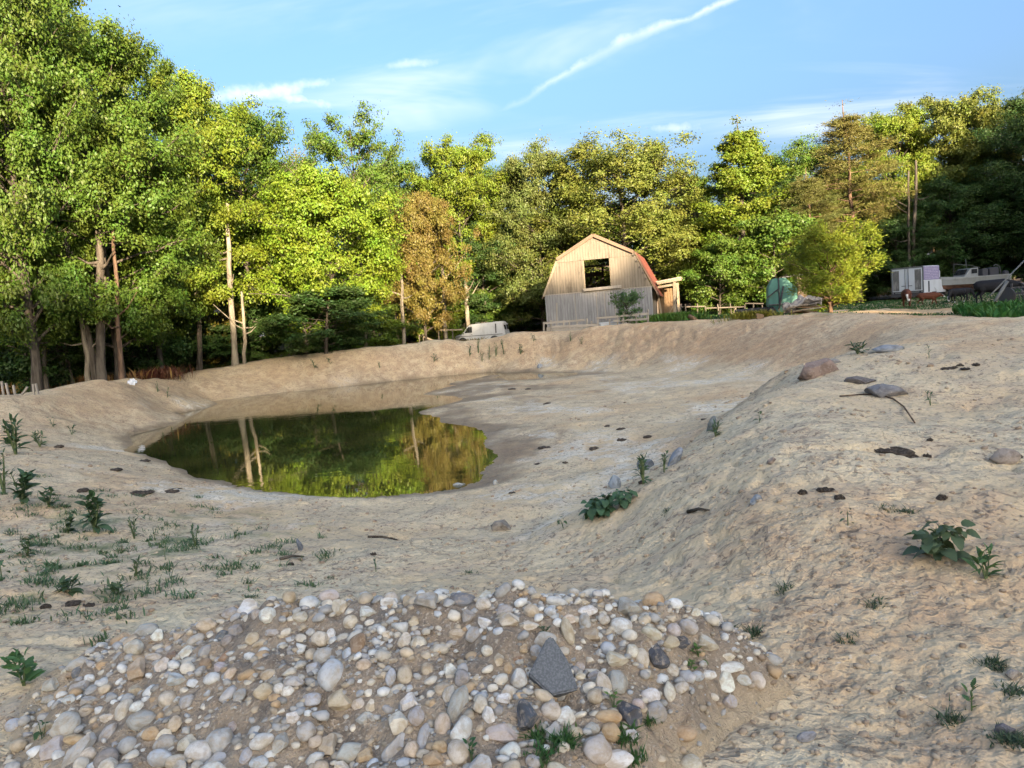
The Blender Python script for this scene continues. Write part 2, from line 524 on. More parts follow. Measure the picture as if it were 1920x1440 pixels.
def ground_material():
    m, t = new_mat('dry_clay')
    pos = t.n('ShaderNodeNewGeometry').outputs['Position']
    at = t.n('ShaderNodeAttribute', attribute_name='zones')
    s = t.n('ShaderNodeSeparateColor')
    t.set(s.inputs[0], at.outputs['Color'])
    wet, grass, orange, pale = s.outputs[0], s.outputs[1], s.outputs[2], at.outputs['Alpha']
    at2 = t.n('ShaderNodeAttribute', attribute_name='zones_two')
    s2 = t.n('ShaderNodeSeparateColor')
    t.set(s2.inputs[0], at2.outputs['Color'])
    woods, steep = s2.outputs[0], s2.outputs[1]
    big = t.noise(pos, 0.5, 4, 0.6, 0.4)
    mid = t.noise(pos, 2.6, 6, 0.68, 0.3)
    fine = t.noise(pos, 11, 5, 0.72)
    grit = t.noise(pos, 55, 2, 0.7)
    col = t.mix(t.ramp(big, 0.35, 0.65), (0.64, 0.475, 0.275), (0.73, 0.585, 0.37))
    col = t.mix(t.ramp(mid, 0.42, 0.66), col, (0.55, 0.42, 0.275))
    col = t.mix(t.math('MULTIPLY', orange, t.ramp(mid, 0.25, 0.7, 0.35, 0.95)), col, (0.55, 0.31, 0.145))
    col = t.mix(t.math('MULTIPLY', steep, t.ramp(mid, 0.3, 0.7, 0.25, 0.85)), col, (0.46, 0.305, 0.175))
    col = t.mix(t.math('MULTIPLY', pale, t.ramp(mid, 0.4, 0.6)), col, (0.76, 0.66, 0.50))
    # dark soil flecks, painted in to read as shade in trampled pocks
    crumb = t.math('MULTIPLY', t.ramp(fine, 0.54, 0.66), t.ramp(mid, 0.38, 0.6, 0.25, 1.0))
    col = t.mix(t.math('MULTIPLY', crumb, 0.62), col, (0.30, 0.21, 0.135))
    col = t.mix(t.ramp(grit, 0.4, 0.75, 0.0, 0.28), col, (0.38, 0.285, 0.19))
    col = t.mix(t.math('MULTIPLY', t.ramp(t.noise(pos, 30, 3, 0.6), 0.62, 0.72), 0.5), col, (0.72, 0.64, 0.52))
    # shade of small pocks painted into the colour, with dark crumbs, coarse and fine
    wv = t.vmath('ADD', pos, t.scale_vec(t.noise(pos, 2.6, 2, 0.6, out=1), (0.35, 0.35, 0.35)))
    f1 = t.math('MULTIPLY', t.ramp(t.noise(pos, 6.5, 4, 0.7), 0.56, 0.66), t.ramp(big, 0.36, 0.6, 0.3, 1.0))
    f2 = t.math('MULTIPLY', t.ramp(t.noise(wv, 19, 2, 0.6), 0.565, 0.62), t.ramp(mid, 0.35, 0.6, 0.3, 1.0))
    pock_shade = t.math('MAXIMUM', t.math('MULTIPLY', f1, 0.45), t.math('MULTIPLY', f2, 0.7))
    col = t.mix(t.math('MULTIPLY', pock_shade, 1.0), col, (0.165, 0.118, 0.078))
    # shrinkage cracks
    vor = t.n('ShaderNodeTexVoronoi', feature='DISTANCE_TO_EDGE')
    t.set(vor.inputs['Vector'], wv)
    vor.inputs['Scale'].default_value = 6.0
    crack = t.math('MULTIPLY', t.ramp(vor.outputs['Distance'], 0.026, 0.0), t.ramp(t.noise(pos, 0.9, 3, 0.5), 0.5, 0.62))
    col = t.mix(t.math('MULTIPLY', crack, 0.7), col, (0.16, 0.11, 0.075))
    # wet mud round the water
    col = t.mix(t.math('MULTIPLY', wet, t.ramp(mid, 0.25, 0.62, 1.0, 0.72)), col, t.mix(fine, (0.14, 0.092, 0.053), (0.27, 0.19, 0.115)))
    # grass stubble and leaf litter
    gm = t.math('MULTIPLY', grass, t.ramp(t.noise(pos, 3.3, 7, 0.7), 0.38, 0.58))
    col = t.mix(t.math('MULTIPLY', gm, 0.9), col, t.mix(fine, (0.045, 0.095, 0.025), (0.12, 0.17, 0.05)))
    col = t.mix(woods, col, t.mix(mid, (0.055, 0.035, 0.018), (0.17, 0.095, 0.04)))
    hgt = t.math('ADD', t.noise(pos, 2.6, 4, 0.68), t.math('MULTIPLY', t.noise(pos, 13, 3, 0.72), 0.6))
    hgt = t.math('SUBTRACT', hgt, t.math('MULTIPLY', t.ramp(t.noise(pos, 6.5, 2, 0.62), 0.56, 0.64), 0.25))
    hgt = t.math('MULTIPLY', hgt, t.math('MULTIPLY', t.ramp(big, 0.36, 0.62, 0.35, 1.15), t.ramp(pale, 0.0, 0.6, 1.0, 0.55)))
    nrm = t.bump(hgt, 0.65, 0.09)
    rough = t.mix(wet, (0.95, 0.95, 0.95), (0.7, 0.7, 0.7))
    finish(t, col, rough, nrm, 0.25)
    return m


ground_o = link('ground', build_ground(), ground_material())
tag(ground_o, 'dry pale clay ground with a dug-out basin and trampled banks', None, None, 'structure')


def pond():
    m, t = new_mat('pond_water')
    pos = t.n('ShaderNodeNewGeometry').outputs['Position']
    rip = t.noise(t.scale_vec(pos, (1.0, 2.2, 1.0)), 1.6, 3, 0.5, 0.5)
    calm = t.ramp(t.noise(pos, 0.25, 2, 0.5), 0.4, 0.65, 0.15, 1.0)
    nrm = t.bump(t.math('MULTIPLY', rip, calm), 0.05, 0.05)
    silt = t.ramp(t.noise(pos, 0.4, 4, 0.6), 0.35, 0.7)
    col = t.mix(silt, (0.03, 0.036, 0.009), (0.07, 0.065, 0.017))
    p = finish(t, col, 0.02, nrm, 0.5)
    p.inputs['IOR'].default_value = 2.3
    vs = []
    pts = [(-16, 17), (-9, 12), (-3, 11), (3, 11), (8, 15), (8, 30), (4, 46), (-20, 46), (-20, 30)]
    bm = bmesh.new()
    bm.faces.new([bm.verts.new((x, y, 0.0)) for x, y in pts])
    me = bpy.data.meshes.new('pond_water')
    bm.to_mesh(me); bm.free()
    o = link('pond_water', me, m)
    tag(o, 'still green murky pond water mirroring the trees', None, None, 'structure')


pond()
# ------------------------------------------------------------------ vegetation: builders


def tubes(paths, sides=6):
    """paths: list of (points (k,3), radii (k,)); returns verts, quads"""
    VV, FF, off = [], [], 0
    ca = np.cos(np.linspace(0, 2 * np.pi, sides, endpoint=False))
    sa = np.sin(np.linspace(0, 2 * np.pi, sides, endpoint=False))
    for P, rad in paths:
        P, rad = np.asarray(P, float), np.asarray(rad, float)
        k = len(P)
        T = np.gradient(P, axis=0)
        T /= np.linalg.norm(T, axis=1, keepdims=True) + 1e-9
        ref = np.where(np.abs(T[:, 2:3]) > 0.9, np.array([[1.0, 0, 0]]), np.array([[0, 0, 1.0]]))
        A = np.cross(T, ref)
        A /= np.linalg.norm(A, axis=1, keepdims=True) + 1e-9
        for q in range(1, k):
            if (A[q] * A[q - 1]).sum() < 0.3:
                A[q] = A[q - 1] - T[q] * (A[q - 1] * T[q]).sum()
                A[q] /= np.linalg.norm(A[q]) + 1e-9
        B = np.cross(T, A)
        V = P[:, None, :] + rad[:, None, None] * (ca[None, :, None] * A[:, None, :] + sa[None, :, None] * B[:, None, :])
        VV.append(V.reshape(-1, 3))
        i, j = np.meshgrid(np.arange(k - 1), np.arange(sides), indexing='ij')
        j2 = (j + 1) % sides
        FF.append(off + np.stack([i * sides + j, i * sides + j2, (i + 1) * sides + j2, (i + 1) * sides + j], -1).reshape(-1, 4))
        off += k * sides
    return np.concatenate(VV), np.concatenate(FF)


def leaf_quads(C, N, size, aspect, rs, along=None):
    """rhombic leaves, folded slightly along the middle"""
    n = len(C)
    N = N / (np.linalg.norm(N, axis=1, keepdims=True) + 1e-9)
    t = rs.normal(size=(n, 3)) if along is None else along
    t = t - N * (t * N).sum(1, keepdims=True)
    t /= np.linalg.norm(t, axis=1, keepdims=True) + 1e-9
    b = np.cross(N, t)
    s = size[:, None]
    V = np.stack([C - t * s, C + b * s * aspect - N * s * 0.18, C + t * s, C - b * s * aspect - N * s * 0.18], 1).reshape(-1, 3)
    F = np.arange(4 * n).reshape(-1, 4)
    return V, F


def bark_material(name, a, b, scale=6.0):
    m, t = new_mat(name)
    pos = t.n('ShaderNodeTexCoord').outputs['Object']
    st = t.scale_vec(pos, (1.0, 1.0, 0.16))
    n1 = t.noise(st, scale, 4, 0.65, 0.3)
    n2 = t.noise(pos, 1.2, 3, 0.6)
    col = t.mix(t.ramp(n1, 0.35, 0.65), a, b)
    col = t.mix(t.ramp(n2, 0.5, 0.75, 0, 0.5), col, tuple(min(1, v * 1.5) for v in b))
    finish(t, col, 0.92, t.bump(n1, 0.8, 0.06), 0.15)
    return m


def leaf_material(name, back=0.32, rough=0.5):
    """colour comes from the object's own colour, with leaf to leaf variation"""
    m, t = new_mat(name)
    oi = t.n('ShaderNodeObjectInfo')
    g = t.n('ShaderNodeNewGeometry')
    n1 = t.noise(g.outputs['Position'], 0.7, 2, 0.5)
    rpi = g.outputs['Random Per Island']
    hs = t.n('ShaderNodeHueSaturation')
    t.set(hs.inputs['Hue'], t.math('ADD', 0.5, t.math('ADD', t.math('MULTIPLY', t.math('SUBTRACT', n1, 0.5), 0.11),
                                                      t.math('MULTIPLY', t.math('SUBTRACT', rpi, 0.5), 0.03))))
    hs.inputs['Saturation'].default_value = 1.0
    t.set(hs.inputs['Value'], t.math('ADD', 0.7, t.math('ADD', t.math('MULTIPLY', rpi, 0.3), t.math('MULTIPLY', n1, 0.3))))
    t.set(hs.inputs['Color'], oi.outputs['Color'])
    d = t.n('ShaderNodeBsdfPrincipled')
    t.set(d.inputs['Base Color'], hs.outputs[0])
    d.inputs['Roughness'].default_value = rough
    d.inputs['Specular IOR Level'].default_value = 0.28
    tr = t.n('ShaderNodeBsdfTranslucent')
    t.set(tr.inputs[0], t.mix(1.0, hs.outputs[0], (1.35, 1.25, 0.55), 'MULTIPLY'))
    mx = t.n('ShaderNodeMixShader')
    mx.inputs[0].default_value = back
    t.set(mx.inputs[1], d.outputs[0])
    t.set(mx.inputs[2], tr.outputs[0])
    o = t.n('ShaderNodeOutputMaterial')
    t.set(o.inputs[0], mx.outputs[0])
    return m


M_BARK = bark_material('grey_bark', (0.04, 0.032, 0.024), (0.11, 0.092, 0.072))
M_PINEBARK = bark_material('pine_bark', (0.06, 0.038, 0.026), (0.18, 0.115, 0.075), 5)
M_PALEBARK = bark_material('pale_bark', (0.13, 0.108, 0.08), (0.27, 0.23, 0.17), 5)
M_LEAF = leaf_material('foliage')
M_NEEDLE = leaf_material('needles', 0.2, 0.6)


def make_tree(name, seed, H, Rc, cb, shape, n_br, n_leaf, leaf=0.12, aspect=0.55, trunk_r=0.22, lean=0.03, up=0.45, rc=0.75,
              bark=None, mat=None, sub=4, flat=0.6, top_thin=0.0, trunk_to=0.97, fork=0, droop=0.0, needle=False):
    rs = np.random.RandomState(seed)
    K = 12
    u = np.linspace(0, 1, K)
    wob = np.cumsum(rs.normal(0, 0.045, (K, 2)), 0) * H * 0.08
    tilt = rs.normal(0, lean, 2)
    TP = np.stack([wob[:, 0] + tilt[0] * u * H, wob[:, 1] + tilt[1] * u * H, u * H * trunk_to - 0.25], 1)
    TP[0, :2] = 0
    TR = trunk_r * (1 - u) ** 0.8 + 0.02
    TR[0] *= 1.35
    paths = [(TP, TR)]
    clusters, weights = [], []

    def env(f):
        v = np.clip((f - cb) / (1 - cb), 0, 1)
        if shape == 'round':
            return Rc * np.sqrt(np.clip(1 - (2 * v - 0.9) ** 2 / 1.25, 0.03, 1))
        if shape == 'broad':
            return Rc * np.clip(np.sin(np.pi * (0.12 + 0.86 * v ** 0.8)), 0.12, 1) ** 0.7
        if shape == 'cone':
            return Rc * np.clip((1.02 - v) ** 0.75 * (0.6 + 0.4 * np.minimum(1, v * 6)), 0.05, 1)
        if shape == 'oval':
            return Rc * np.clip(np.sin(np.pi * (0.1 + 0.88 * v)), 0.1, 1) ** 0.55
        return Rc
    for i in range(n_br):
        f = cb + (1 - cb) * ((i + rs.uniform(0, 1)) / n_br) ** 0.9 * 0.97
        s0 = np.array([np.interp(f * 0.93, u, TP[:, q]) for q in range(3)])
        az = i * 2.39996 + rs.uniform(-0.5, 0.5)
        L = env(f) * rs.uniform(0.68, 1.12)
        ux = np.array([math.cos(az), math.sin(az), 0])
        rise = up * L * rs.uniform(0.5, 1.3) * (0.6 + 0.8 * f)
        k = 6
        s = np.linspace(0, 1, k)
        bp = s0[None] + ux[None] * (s * L)[:, None]
        bp[:, 2] += rise * s ** 0.8 - droop * L * s ** 2
        bp += np.cumsum(rs.normal(0, 0.045 * L, (k, 3)), 0) * s[:, None]
        br = np.interp(f, u, TR) * 0.27 * (1 - s * 0.85) + 0.012
        paths.append((bp, br))
        for c in (0.55, 0.8, 1.0):
            p = np.array([np.interp(c, s, bp[:, q]) for q in range(3)])
            clusters.append(p); weights.append(0.5 + c * 0.6)
        for q in range(sub):
            c = rs.uniform(0.3, 0.95)
            p0 = np.array([np.interp(c, s, bp[:, z]) for z in range(3)])
            a2 = az + rs.choice([-1, 1]) * rs.uniform(0.5, 1.2)
            l2 = L * rs.uniform(0.25, 0.5) * (1.2 - 0.5 * c)
            p1 = p0 + np.array([math.cos(a2) * l2, math.sin(a2) * l2, l2 * rs.uniform(-0.1, 0.7) - droop * l2])
            mid = (p0 + p1) / 2 + rs.normal(0, 0.06 * l2, 3)
            rr = np.interp(c, s, br) * 0.55
            paths.append((np.array([p0, mid, p1]), np.array([rr, rr * 0.6, 0.008])))
            clusters += [p1, mid * 0.4 + p1 * 0.6]
            weights += [1.0, 0.6]
    # leading shoot
    for c in np.linspace(max(cb, 0.75), 0.99, 5):
        clusters.append(np.array([np.interp(c, u, TP[:, q]) for q in range(3)])); weights.append(0.7)
    Cc, W = np.array(clusters), np.array(weights)
    if top_thin:
        W = W * np.clip(1 - top_thin * np.clip((Cc[:, 2] / H - 0.6) / 0.3, 0, 1), 0.05, 1)
    W = W * rs.uniform(0.2, 1.0, len(W)) ** 1.2
    W /= W.sum()
    idx = rs.choice(len(Cc), n_leaf, p=W)
    rad = rc * rs.uniform(0.65, 1.3, len(Cc))
    g = rs.normal(size=(n_leaf, 3))
    g /= np.linalg.norm(g, axis=1, keepdims=True)
    rr = rs.uniform(0, 1, n_leaf) ** 0.42 * np.where(rs.uniform(0, 1, n_leaf) < .3, rs.uniform(1.0, 2.1, n_leaf), 1.0)
    off = g * (rad[idx] * rr)[:, None] * np.array([1, 1, flat])
    P = Cc[idx] + off
    axis = np.stack([np.interp(P[:, 2], TP[:, 2], TP[:, q]) for q in range(2)] + [P[:, 2] * 0 + 0], 1)
    out = P - np.where(np.array([True, True, False]), axis, 0)
    out[:, 2] = 0.0
    out /= np.linalg.norm(out, axis=1, keepdims=True) + 0.3
    N = g * 0.55 + out * 0.35 + np.array([0, 0, 0.45]) + rs.normal(0, 0.42, (n_leaf, 3))
    along = None
    if needle:
        along = out * 0.9 + g * 0.8 + np.array([0, 0, 0.25])
        N = rs.normal(size=(n_leaf, 3)) + np.array([0, 0, 0.6])
    size = leaf * rs.uniform(0.6, 1.3, n_leaf)
    LV, LF = leaf_quads(P, N, size, aspect, rs, along)
    TV, TF = tubes(paths, 7)
    root = empty(name)
    tr = link('trunk', np_mesh(name + '_trunk', TV, TF, True, bark or M_BARK), parent=root)
    cr = link('crown', np_mesh(name + '_crown', LV, LF, False, mat or M_LEAF), parent=root)
    root['H'], root['Rc'] = H, Rc
    return root


PROTO = {}
PROTO['maple'] = make_tree('maple_tree', 11, 17, 5.6, 0.1, 'oval', 66, 125000, 0.085, 0.6, 0.28, 0.03, 0.45, 0.68, sub=7)
PROTO['tall'] = make_tree('broadleaf_tree', 12, 15, 3.9, 0.2, 'oval', 48, 72000, 0.083, 0.58, 0.16, 0.03, 0.65, 0.6, sub=7)
PROTO['high'] = make_tree('high_crowned_tree', 21, 14, 4.4, 0.34, 'round', 44, 64000, 0.088, 0.58, 0.18, 0.03, 0.5, 0.52, sub=6)
PROTO['bright'] = make_tree('spreading_tree', 13, 10, 4.8, 0.14, 'broad', 52, 84000, 0.08, 0.6, 0.15, 0.03, 0.42, 0.56, sub=7)
PROTO['oak'] = make_tree('oak_tree', 14, 14, 5.2, 0.07, 'round', 60, 98000, 0.088, 0.55, 0.2, 0.02, 0.42, 0.68, sub=7)
PROTO['cone'] = make_tree('poplar_tree', 15, 16, 4.6, 0.08, 'cone', 60, 52000, 0.095, 0.6, 0.2, 0.02, 0.4, 0.55, sub=6)
PROTO['open'] = make_tree('ash_tree', 16, 14, 4.0, 0.3, 'oval', 36, 24000, 0.085, 0.55, 0.15, 0.05, 0.75, 0.48, sub=6)
PROTO['pine'] = make_tree('pine_tree', 17, 17, 4.2, 0.42, 'cone', 46, 36000, 0.125, 0.16, 0.19, 0.03, 0.12, 0.65, M_PINEBARK, M_NEEDLE, 6, 0.3, needle=True)
PROTO['bare'] = make_tree('thin_topped_tree', 18, 14, 2.6, 0.35, 'oval', 34, 8000, 0.085, 0.55, 0.13, 0.04, 0.9, 0.45, M_PALEBARK, top_thin=0.85)
PROTO['under'] = make_tree('young_tree', 19, 6.5, 2.6, 0.06, 'broad', 30, 22000, 0.085, 0.6, 0.07, 0.05, 0.4, 0.48, sub=5)
for p in PROTO.values():
    p.hide_render = True

USED = {}


def plant_tree(kind, x, y, H, Rw, color, label, cat='tree', group=None, rz=None, lean=None, bark=None):
    src = PROTO[kind]
    if kind not in USED:
        USED[kind] = 1
        root = src
        root.hide_render = False
    else:
        root = copy_tree(src)
    h0, r0 = src['H'], src['Rc']
    root.location = (x, y, gz(x, y) - 0.05)
    root.rotation_euler = (lean[0] if lean else rnd.uniform(-.03, .03), lean[1] if lean else rnd.uniform(-.03, .03), rnd.uniform(0, 6.28) if rz is None else rz)
    root.scale = (Rw / r0, Rw / r0, H / h0)
    tag(root, label, cat, group)
    for ch in root.children:
        if ch.name.startswith('crown'):
            v = rnd.uniform(0.9, 1.1)
            ch.color = (color[0] * v, color[1] * v, color[2] * v, 1)
    return root


def tree_at(kind, px, top, Y, wpx, color, label, group=None, mid=None, lean=None, rz=None):
    """px: image column of the crown, top: image row of its tip, wpx: crown width, Y: depth in metres"""
    p = at_y(px, (top + 600) / 2 if mid is None else mid, Y)
    zt = at_y(px, top, Y).z
    zb = gz(p.x, Y)
    return plant_tree(kind, p.x, Y, zt - zb, wpx / FPX * Y / 2, color, label, 'tree', group, rz, lean)


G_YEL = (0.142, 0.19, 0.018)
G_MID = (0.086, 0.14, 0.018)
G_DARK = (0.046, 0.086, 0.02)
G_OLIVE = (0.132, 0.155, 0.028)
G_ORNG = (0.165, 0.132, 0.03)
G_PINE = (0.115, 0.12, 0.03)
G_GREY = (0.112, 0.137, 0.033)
# ------------------------------------------------------------------ the woods, front row first
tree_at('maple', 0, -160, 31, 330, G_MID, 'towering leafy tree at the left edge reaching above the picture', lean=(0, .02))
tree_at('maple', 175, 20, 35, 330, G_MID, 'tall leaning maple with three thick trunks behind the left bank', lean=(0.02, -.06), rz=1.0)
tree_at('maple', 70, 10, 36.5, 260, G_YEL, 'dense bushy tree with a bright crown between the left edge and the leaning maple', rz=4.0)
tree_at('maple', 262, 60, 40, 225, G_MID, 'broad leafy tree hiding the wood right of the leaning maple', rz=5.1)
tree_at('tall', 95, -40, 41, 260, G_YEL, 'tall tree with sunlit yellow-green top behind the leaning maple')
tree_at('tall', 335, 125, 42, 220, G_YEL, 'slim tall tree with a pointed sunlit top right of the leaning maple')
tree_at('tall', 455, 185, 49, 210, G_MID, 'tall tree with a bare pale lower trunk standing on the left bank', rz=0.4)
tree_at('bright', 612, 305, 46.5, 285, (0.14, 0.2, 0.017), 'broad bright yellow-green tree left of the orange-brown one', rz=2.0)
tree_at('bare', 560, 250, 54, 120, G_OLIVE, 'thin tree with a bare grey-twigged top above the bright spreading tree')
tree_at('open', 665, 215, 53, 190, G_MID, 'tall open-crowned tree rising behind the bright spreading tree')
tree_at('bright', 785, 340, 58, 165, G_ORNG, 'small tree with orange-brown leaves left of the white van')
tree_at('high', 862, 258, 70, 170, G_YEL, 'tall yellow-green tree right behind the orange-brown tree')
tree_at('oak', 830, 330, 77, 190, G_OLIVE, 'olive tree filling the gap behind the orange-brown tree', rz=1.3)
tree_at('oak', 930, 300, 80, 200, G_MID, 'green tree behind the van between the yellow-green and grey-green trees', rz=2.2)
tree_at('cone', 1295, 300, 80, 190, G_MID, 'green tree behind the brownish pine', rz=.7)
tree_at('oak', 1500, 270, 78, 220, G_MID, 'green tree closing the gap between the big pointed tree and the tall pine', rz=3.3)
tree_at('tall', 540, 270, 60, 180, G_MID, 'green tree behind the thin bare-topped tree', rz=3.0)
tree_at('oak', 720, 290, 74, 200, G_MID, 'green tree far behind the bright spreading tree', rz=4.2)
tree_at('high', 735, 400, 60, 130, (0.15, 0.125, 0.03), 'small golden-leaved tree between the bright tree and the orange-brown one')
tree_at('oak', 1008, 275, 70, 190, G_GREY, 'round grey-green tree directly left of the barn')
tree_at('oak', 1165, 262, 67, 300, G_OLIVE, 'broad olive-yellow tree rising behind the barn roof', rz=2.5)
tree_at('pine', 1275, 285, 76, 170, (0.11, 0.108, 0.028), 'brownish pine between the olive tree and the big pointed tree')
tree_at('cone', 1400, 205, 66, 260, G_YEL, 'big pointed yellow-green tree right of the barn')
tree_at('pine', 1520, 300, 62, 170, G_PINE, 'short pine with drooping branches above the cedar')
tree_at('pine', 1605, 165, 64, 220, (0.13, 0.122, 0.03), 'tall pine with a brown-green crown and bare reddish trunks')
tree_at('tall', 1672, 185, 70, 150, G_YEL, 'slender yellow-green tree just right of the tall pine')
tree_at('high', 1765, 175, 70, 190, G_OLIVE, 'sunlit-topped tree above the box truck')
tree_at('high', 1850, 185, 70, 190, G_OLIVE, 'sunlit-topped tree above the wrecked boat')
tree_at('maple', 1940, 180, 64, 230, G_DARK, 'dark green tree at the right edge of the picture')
# shaded lower trees of the right-hand wood
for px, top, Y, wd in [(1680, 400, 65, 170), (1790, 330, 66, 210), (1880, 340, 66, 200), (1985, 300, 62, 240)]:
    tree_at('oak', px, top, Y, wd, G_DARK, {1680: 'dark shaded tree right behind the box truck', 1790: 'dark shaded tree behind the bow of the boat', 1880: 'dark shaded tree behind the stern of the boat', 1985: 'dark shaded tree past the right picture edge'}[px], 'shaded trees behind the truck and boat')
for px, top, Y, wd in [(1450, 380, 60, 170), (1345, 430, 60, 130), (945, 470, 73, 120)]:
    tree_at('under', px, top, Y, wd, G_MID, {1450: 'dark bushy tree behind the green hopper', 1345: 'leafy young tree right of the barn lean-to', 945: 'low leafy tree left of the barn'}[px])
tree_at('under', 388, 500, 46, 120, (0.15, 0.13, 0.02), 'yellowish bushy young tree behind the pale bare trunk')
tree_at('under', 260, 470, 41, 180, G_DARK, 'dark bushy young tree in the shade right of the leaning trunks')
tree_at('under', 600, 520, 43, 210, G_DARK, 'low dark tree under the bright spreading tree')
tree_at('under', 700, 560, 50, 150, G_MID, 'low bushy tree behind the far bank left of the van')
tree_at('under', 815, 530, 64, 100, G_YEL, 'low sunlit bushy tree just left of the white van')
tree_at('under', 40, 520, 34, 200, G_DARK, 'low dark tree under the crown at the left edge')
def part_of_wood(a):
    return ('behind the left bank' if a < -19 else 'beyond the far end of the pond' if a < -4 else 'behind the barn' if a < 9
            else 'between the barn and the box truck' if a < 25 else 'behind the truck and boat')


# deeper rows fill the wood
for k in range(64):
    a = -50 + 103 * (k + rnd.uniform(0, .8)) / 64
    deep = 10 + 14 * (k % 3) + rnd.uniform(0, 5)
    base = 41 if a < -18 else 60 if a < 20 else 62
    Y = base + deep
    x = math.tan(R(a)) * Y
    hh = (11 if a < 20 else 13) + rnd.uniform(-1.5, 2) + (3 if a < -14 else 0)
    plant_tree(['tall', 'high', 'oak', 'high', 'pine'][k % 5], x, Y, hh, rnd.uniform(3.2, 4.6), rnd.choice([G_MID, G_DARK, G_OLIVE, G_MID]),
               'tree deep in the wood ' + part_of_wood(a), 'tree', 'trees deep in the wood ' + part_of_wood(a), None)
for k in range(50):
    a = -48 + 98 * (k + rnd.uniform(0, .8)) / 50
    Y = (43 if a < -12 else 58 if a < 14 else 61) + rnd.uniform(0, 6) + (k % 2) * 5 - (6 if a < -26 else 0)
    x = math.tan(R(a)) * Y
    if -10 < x < 14 and Y < 72:
        Y = 73
    if x / Y > .44 and Y < 66:
        Y = 66 + rnd.uniform(0, 4)
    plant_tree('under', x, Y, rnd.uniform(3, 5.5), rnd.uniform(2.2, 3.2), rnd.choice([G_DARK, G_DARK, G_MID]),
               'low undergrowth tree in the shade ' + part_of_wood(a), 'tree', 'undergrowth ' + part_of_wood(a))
# unseen wooded rise added behind the viewpoint so its long shadow covers the basin and the foot of the woods
_hx, _hy = math.sin(SUN_AZ), -math.cos(SUN_AZ)
TOPS = ([-70, -20, -8, 2, 8, 13, 17.5, 25, 26.2, 32.5, 34, 39, 45, 60, 80], [38.2, 38.2, 37.2, 36.8, 37.4, 41.2, 40.6, 40.4, 33, 33, 37, 38.5, 40, 42, 42])  # tree-top skyline, with its gap, shaped to set where the shadow ends
for row, (sd, dz, k0) in enumerate(((112, 0, 0), (121, .5, 1.4))):
    qq = -66 + k0
    while qq < 84:
        top = float(np.interp(qq, *TOPS)) + dz + (sd - 115) * .2126 + rnd.uniform(-.5, .7)
        x, y = qq * -_hy + sd * _hx, qq * _hx + sd * _hy
        zg = gz(x, y)
        fine_ = 12 < qq < 44
        plant_tree('oak', x, y, max(6, top - zg), 2.7 if fine_ else 5.4, G_MID, 'unseen shadow-casting tree on the added rise behind the viewpoint', 'tree', 'unseen shadow-casting trees on the added rise behind the viewpoint', lean=(0, 0))
        qq += 2.4 if fine_ else 4.4
for q_, s_, h_ in ((46, 2, 15), (50, -4, 17), (54, -8, 20), (59, -12, 22), (52, 8, 19), (58, 0, 21), (64, -16, 23)):
    x, y = q_ * -_hy + s_ * _hx, q_ * _hx + s_ * _hy
    plant_tree('oak', x, y, h_, 4.6, G_DARK, 'tall tree at the right of the field outside the picture', 'tree', 'trees right of the field', lean=(0, 0))
# ------------------------------------------------------------------ built things: helpers and materials


def poly_prism(pts, y0, y1, axis='y'):
    """prism of a flat outline; pts in (x,z), extruded in y from y0 to y1"""
    bm = bmesh.new()
    a = [bm.verts.new((x, y0, z)) for x, z in pts]
    b = [bm.verts.new((x, y1, z)) for x, z in pts]
    bm.faces.new(a)
    bm.faces.new(b[::-1])
    n = len(pts)
    for i in range(n):
        bm.faces.new((a[i], b[i], b[(i + 1) % n], a[(i + 1) % n]))
    bmesh.ops.recalc_face_normals(bm, faces=bm.faces)
    return bm


def put(name, bm, mat, parent=None, loc=(0, 0, 0), rot=(0, 0, 0), smooth=False):
    me = bpy.data.meshes.new(name)
    if smooth:
        for f in bm.faces:
            f.smooth = True
    bm.to_mesh(me)
    bm.free()
    return link(name, me, mat, parent, loc, rot)


def box(name, size, loc, mat, parent=None, rot=(0, 0, 0), bev=0.0):
    """box centred on loc"""
    bm = bmesh.new()
    bmesh.ops.create_cube(bm, size=1)
    bmesh.ops.scale(bm, vec=size, verts=bm.verts)
    if bev:
        bmesh.ops.bevel(bm, geom=bm.edges[:], offset=bev, segments=2, affect='EDGES', profile=0.5)
    return put(name, bm, mat, parent, loc, rot)


def beam(name, a, b, w_, mat, parent=None, d_=None):
    """a squared timber or pole between two points"""
    a, b = Vector(a), Vector(b)
    v = b - a
    o = box(name, (w_, d_ or w_, v.length), (a + b) / 2, mat, parent)
    o.rotation_euler = v.to_track_quat('Z', 'Y').to_euler()
    return o


def pipe(name, pts, r_, mat, parent=None, sides=8):
    P = np.array([tuple(p) for p in pts], float)
    rr = np.full(len(P), r_) if not hasattr(r_, '__len__') else np.array(r_)
    V, F = tubes([(P, rr)], sides)
    n = len(P)
    bm = bmesh.new()
    vs = [bm.verts.new(v) for v in V]
    for f in F:
        bm.faces.new([vs[i] for i in f])
    bm.faces.new(vs[:sides][::-1])
    bm.faces.new(vs[-sides:])
    bmesh.ops.recalc_face_normals(bm, faces=bm.faces)
    return put(name, bm, mat, parent, smooth=True)


def lathe_x(prof, sides=20):
    """disc-like solid round the y axis; prof list of (radius, y)"""
    bm = bmesh.new()
    rings = []
    for r_, y_ in prof:
        rings.append([bm.verts.new((r_ * math.cos(2 * math.pi * k / sides), y_, r_ * math.sin(2 * math.pi * k / sides))) for k in range(sides)])
    for A, B in zip(rings, rings[1:]):
        for k in range(sides):
            bm.faces.new((A[k], A[(k + 1) % sides], B[(k + 1) % sides], B[k]))
    bm.faces.new(rings[0])
    bm.faces.new(rings[-1][::-1])
    bmesh.ops.recalc_face_normals(bm, faces=bm.faces)
    return bm


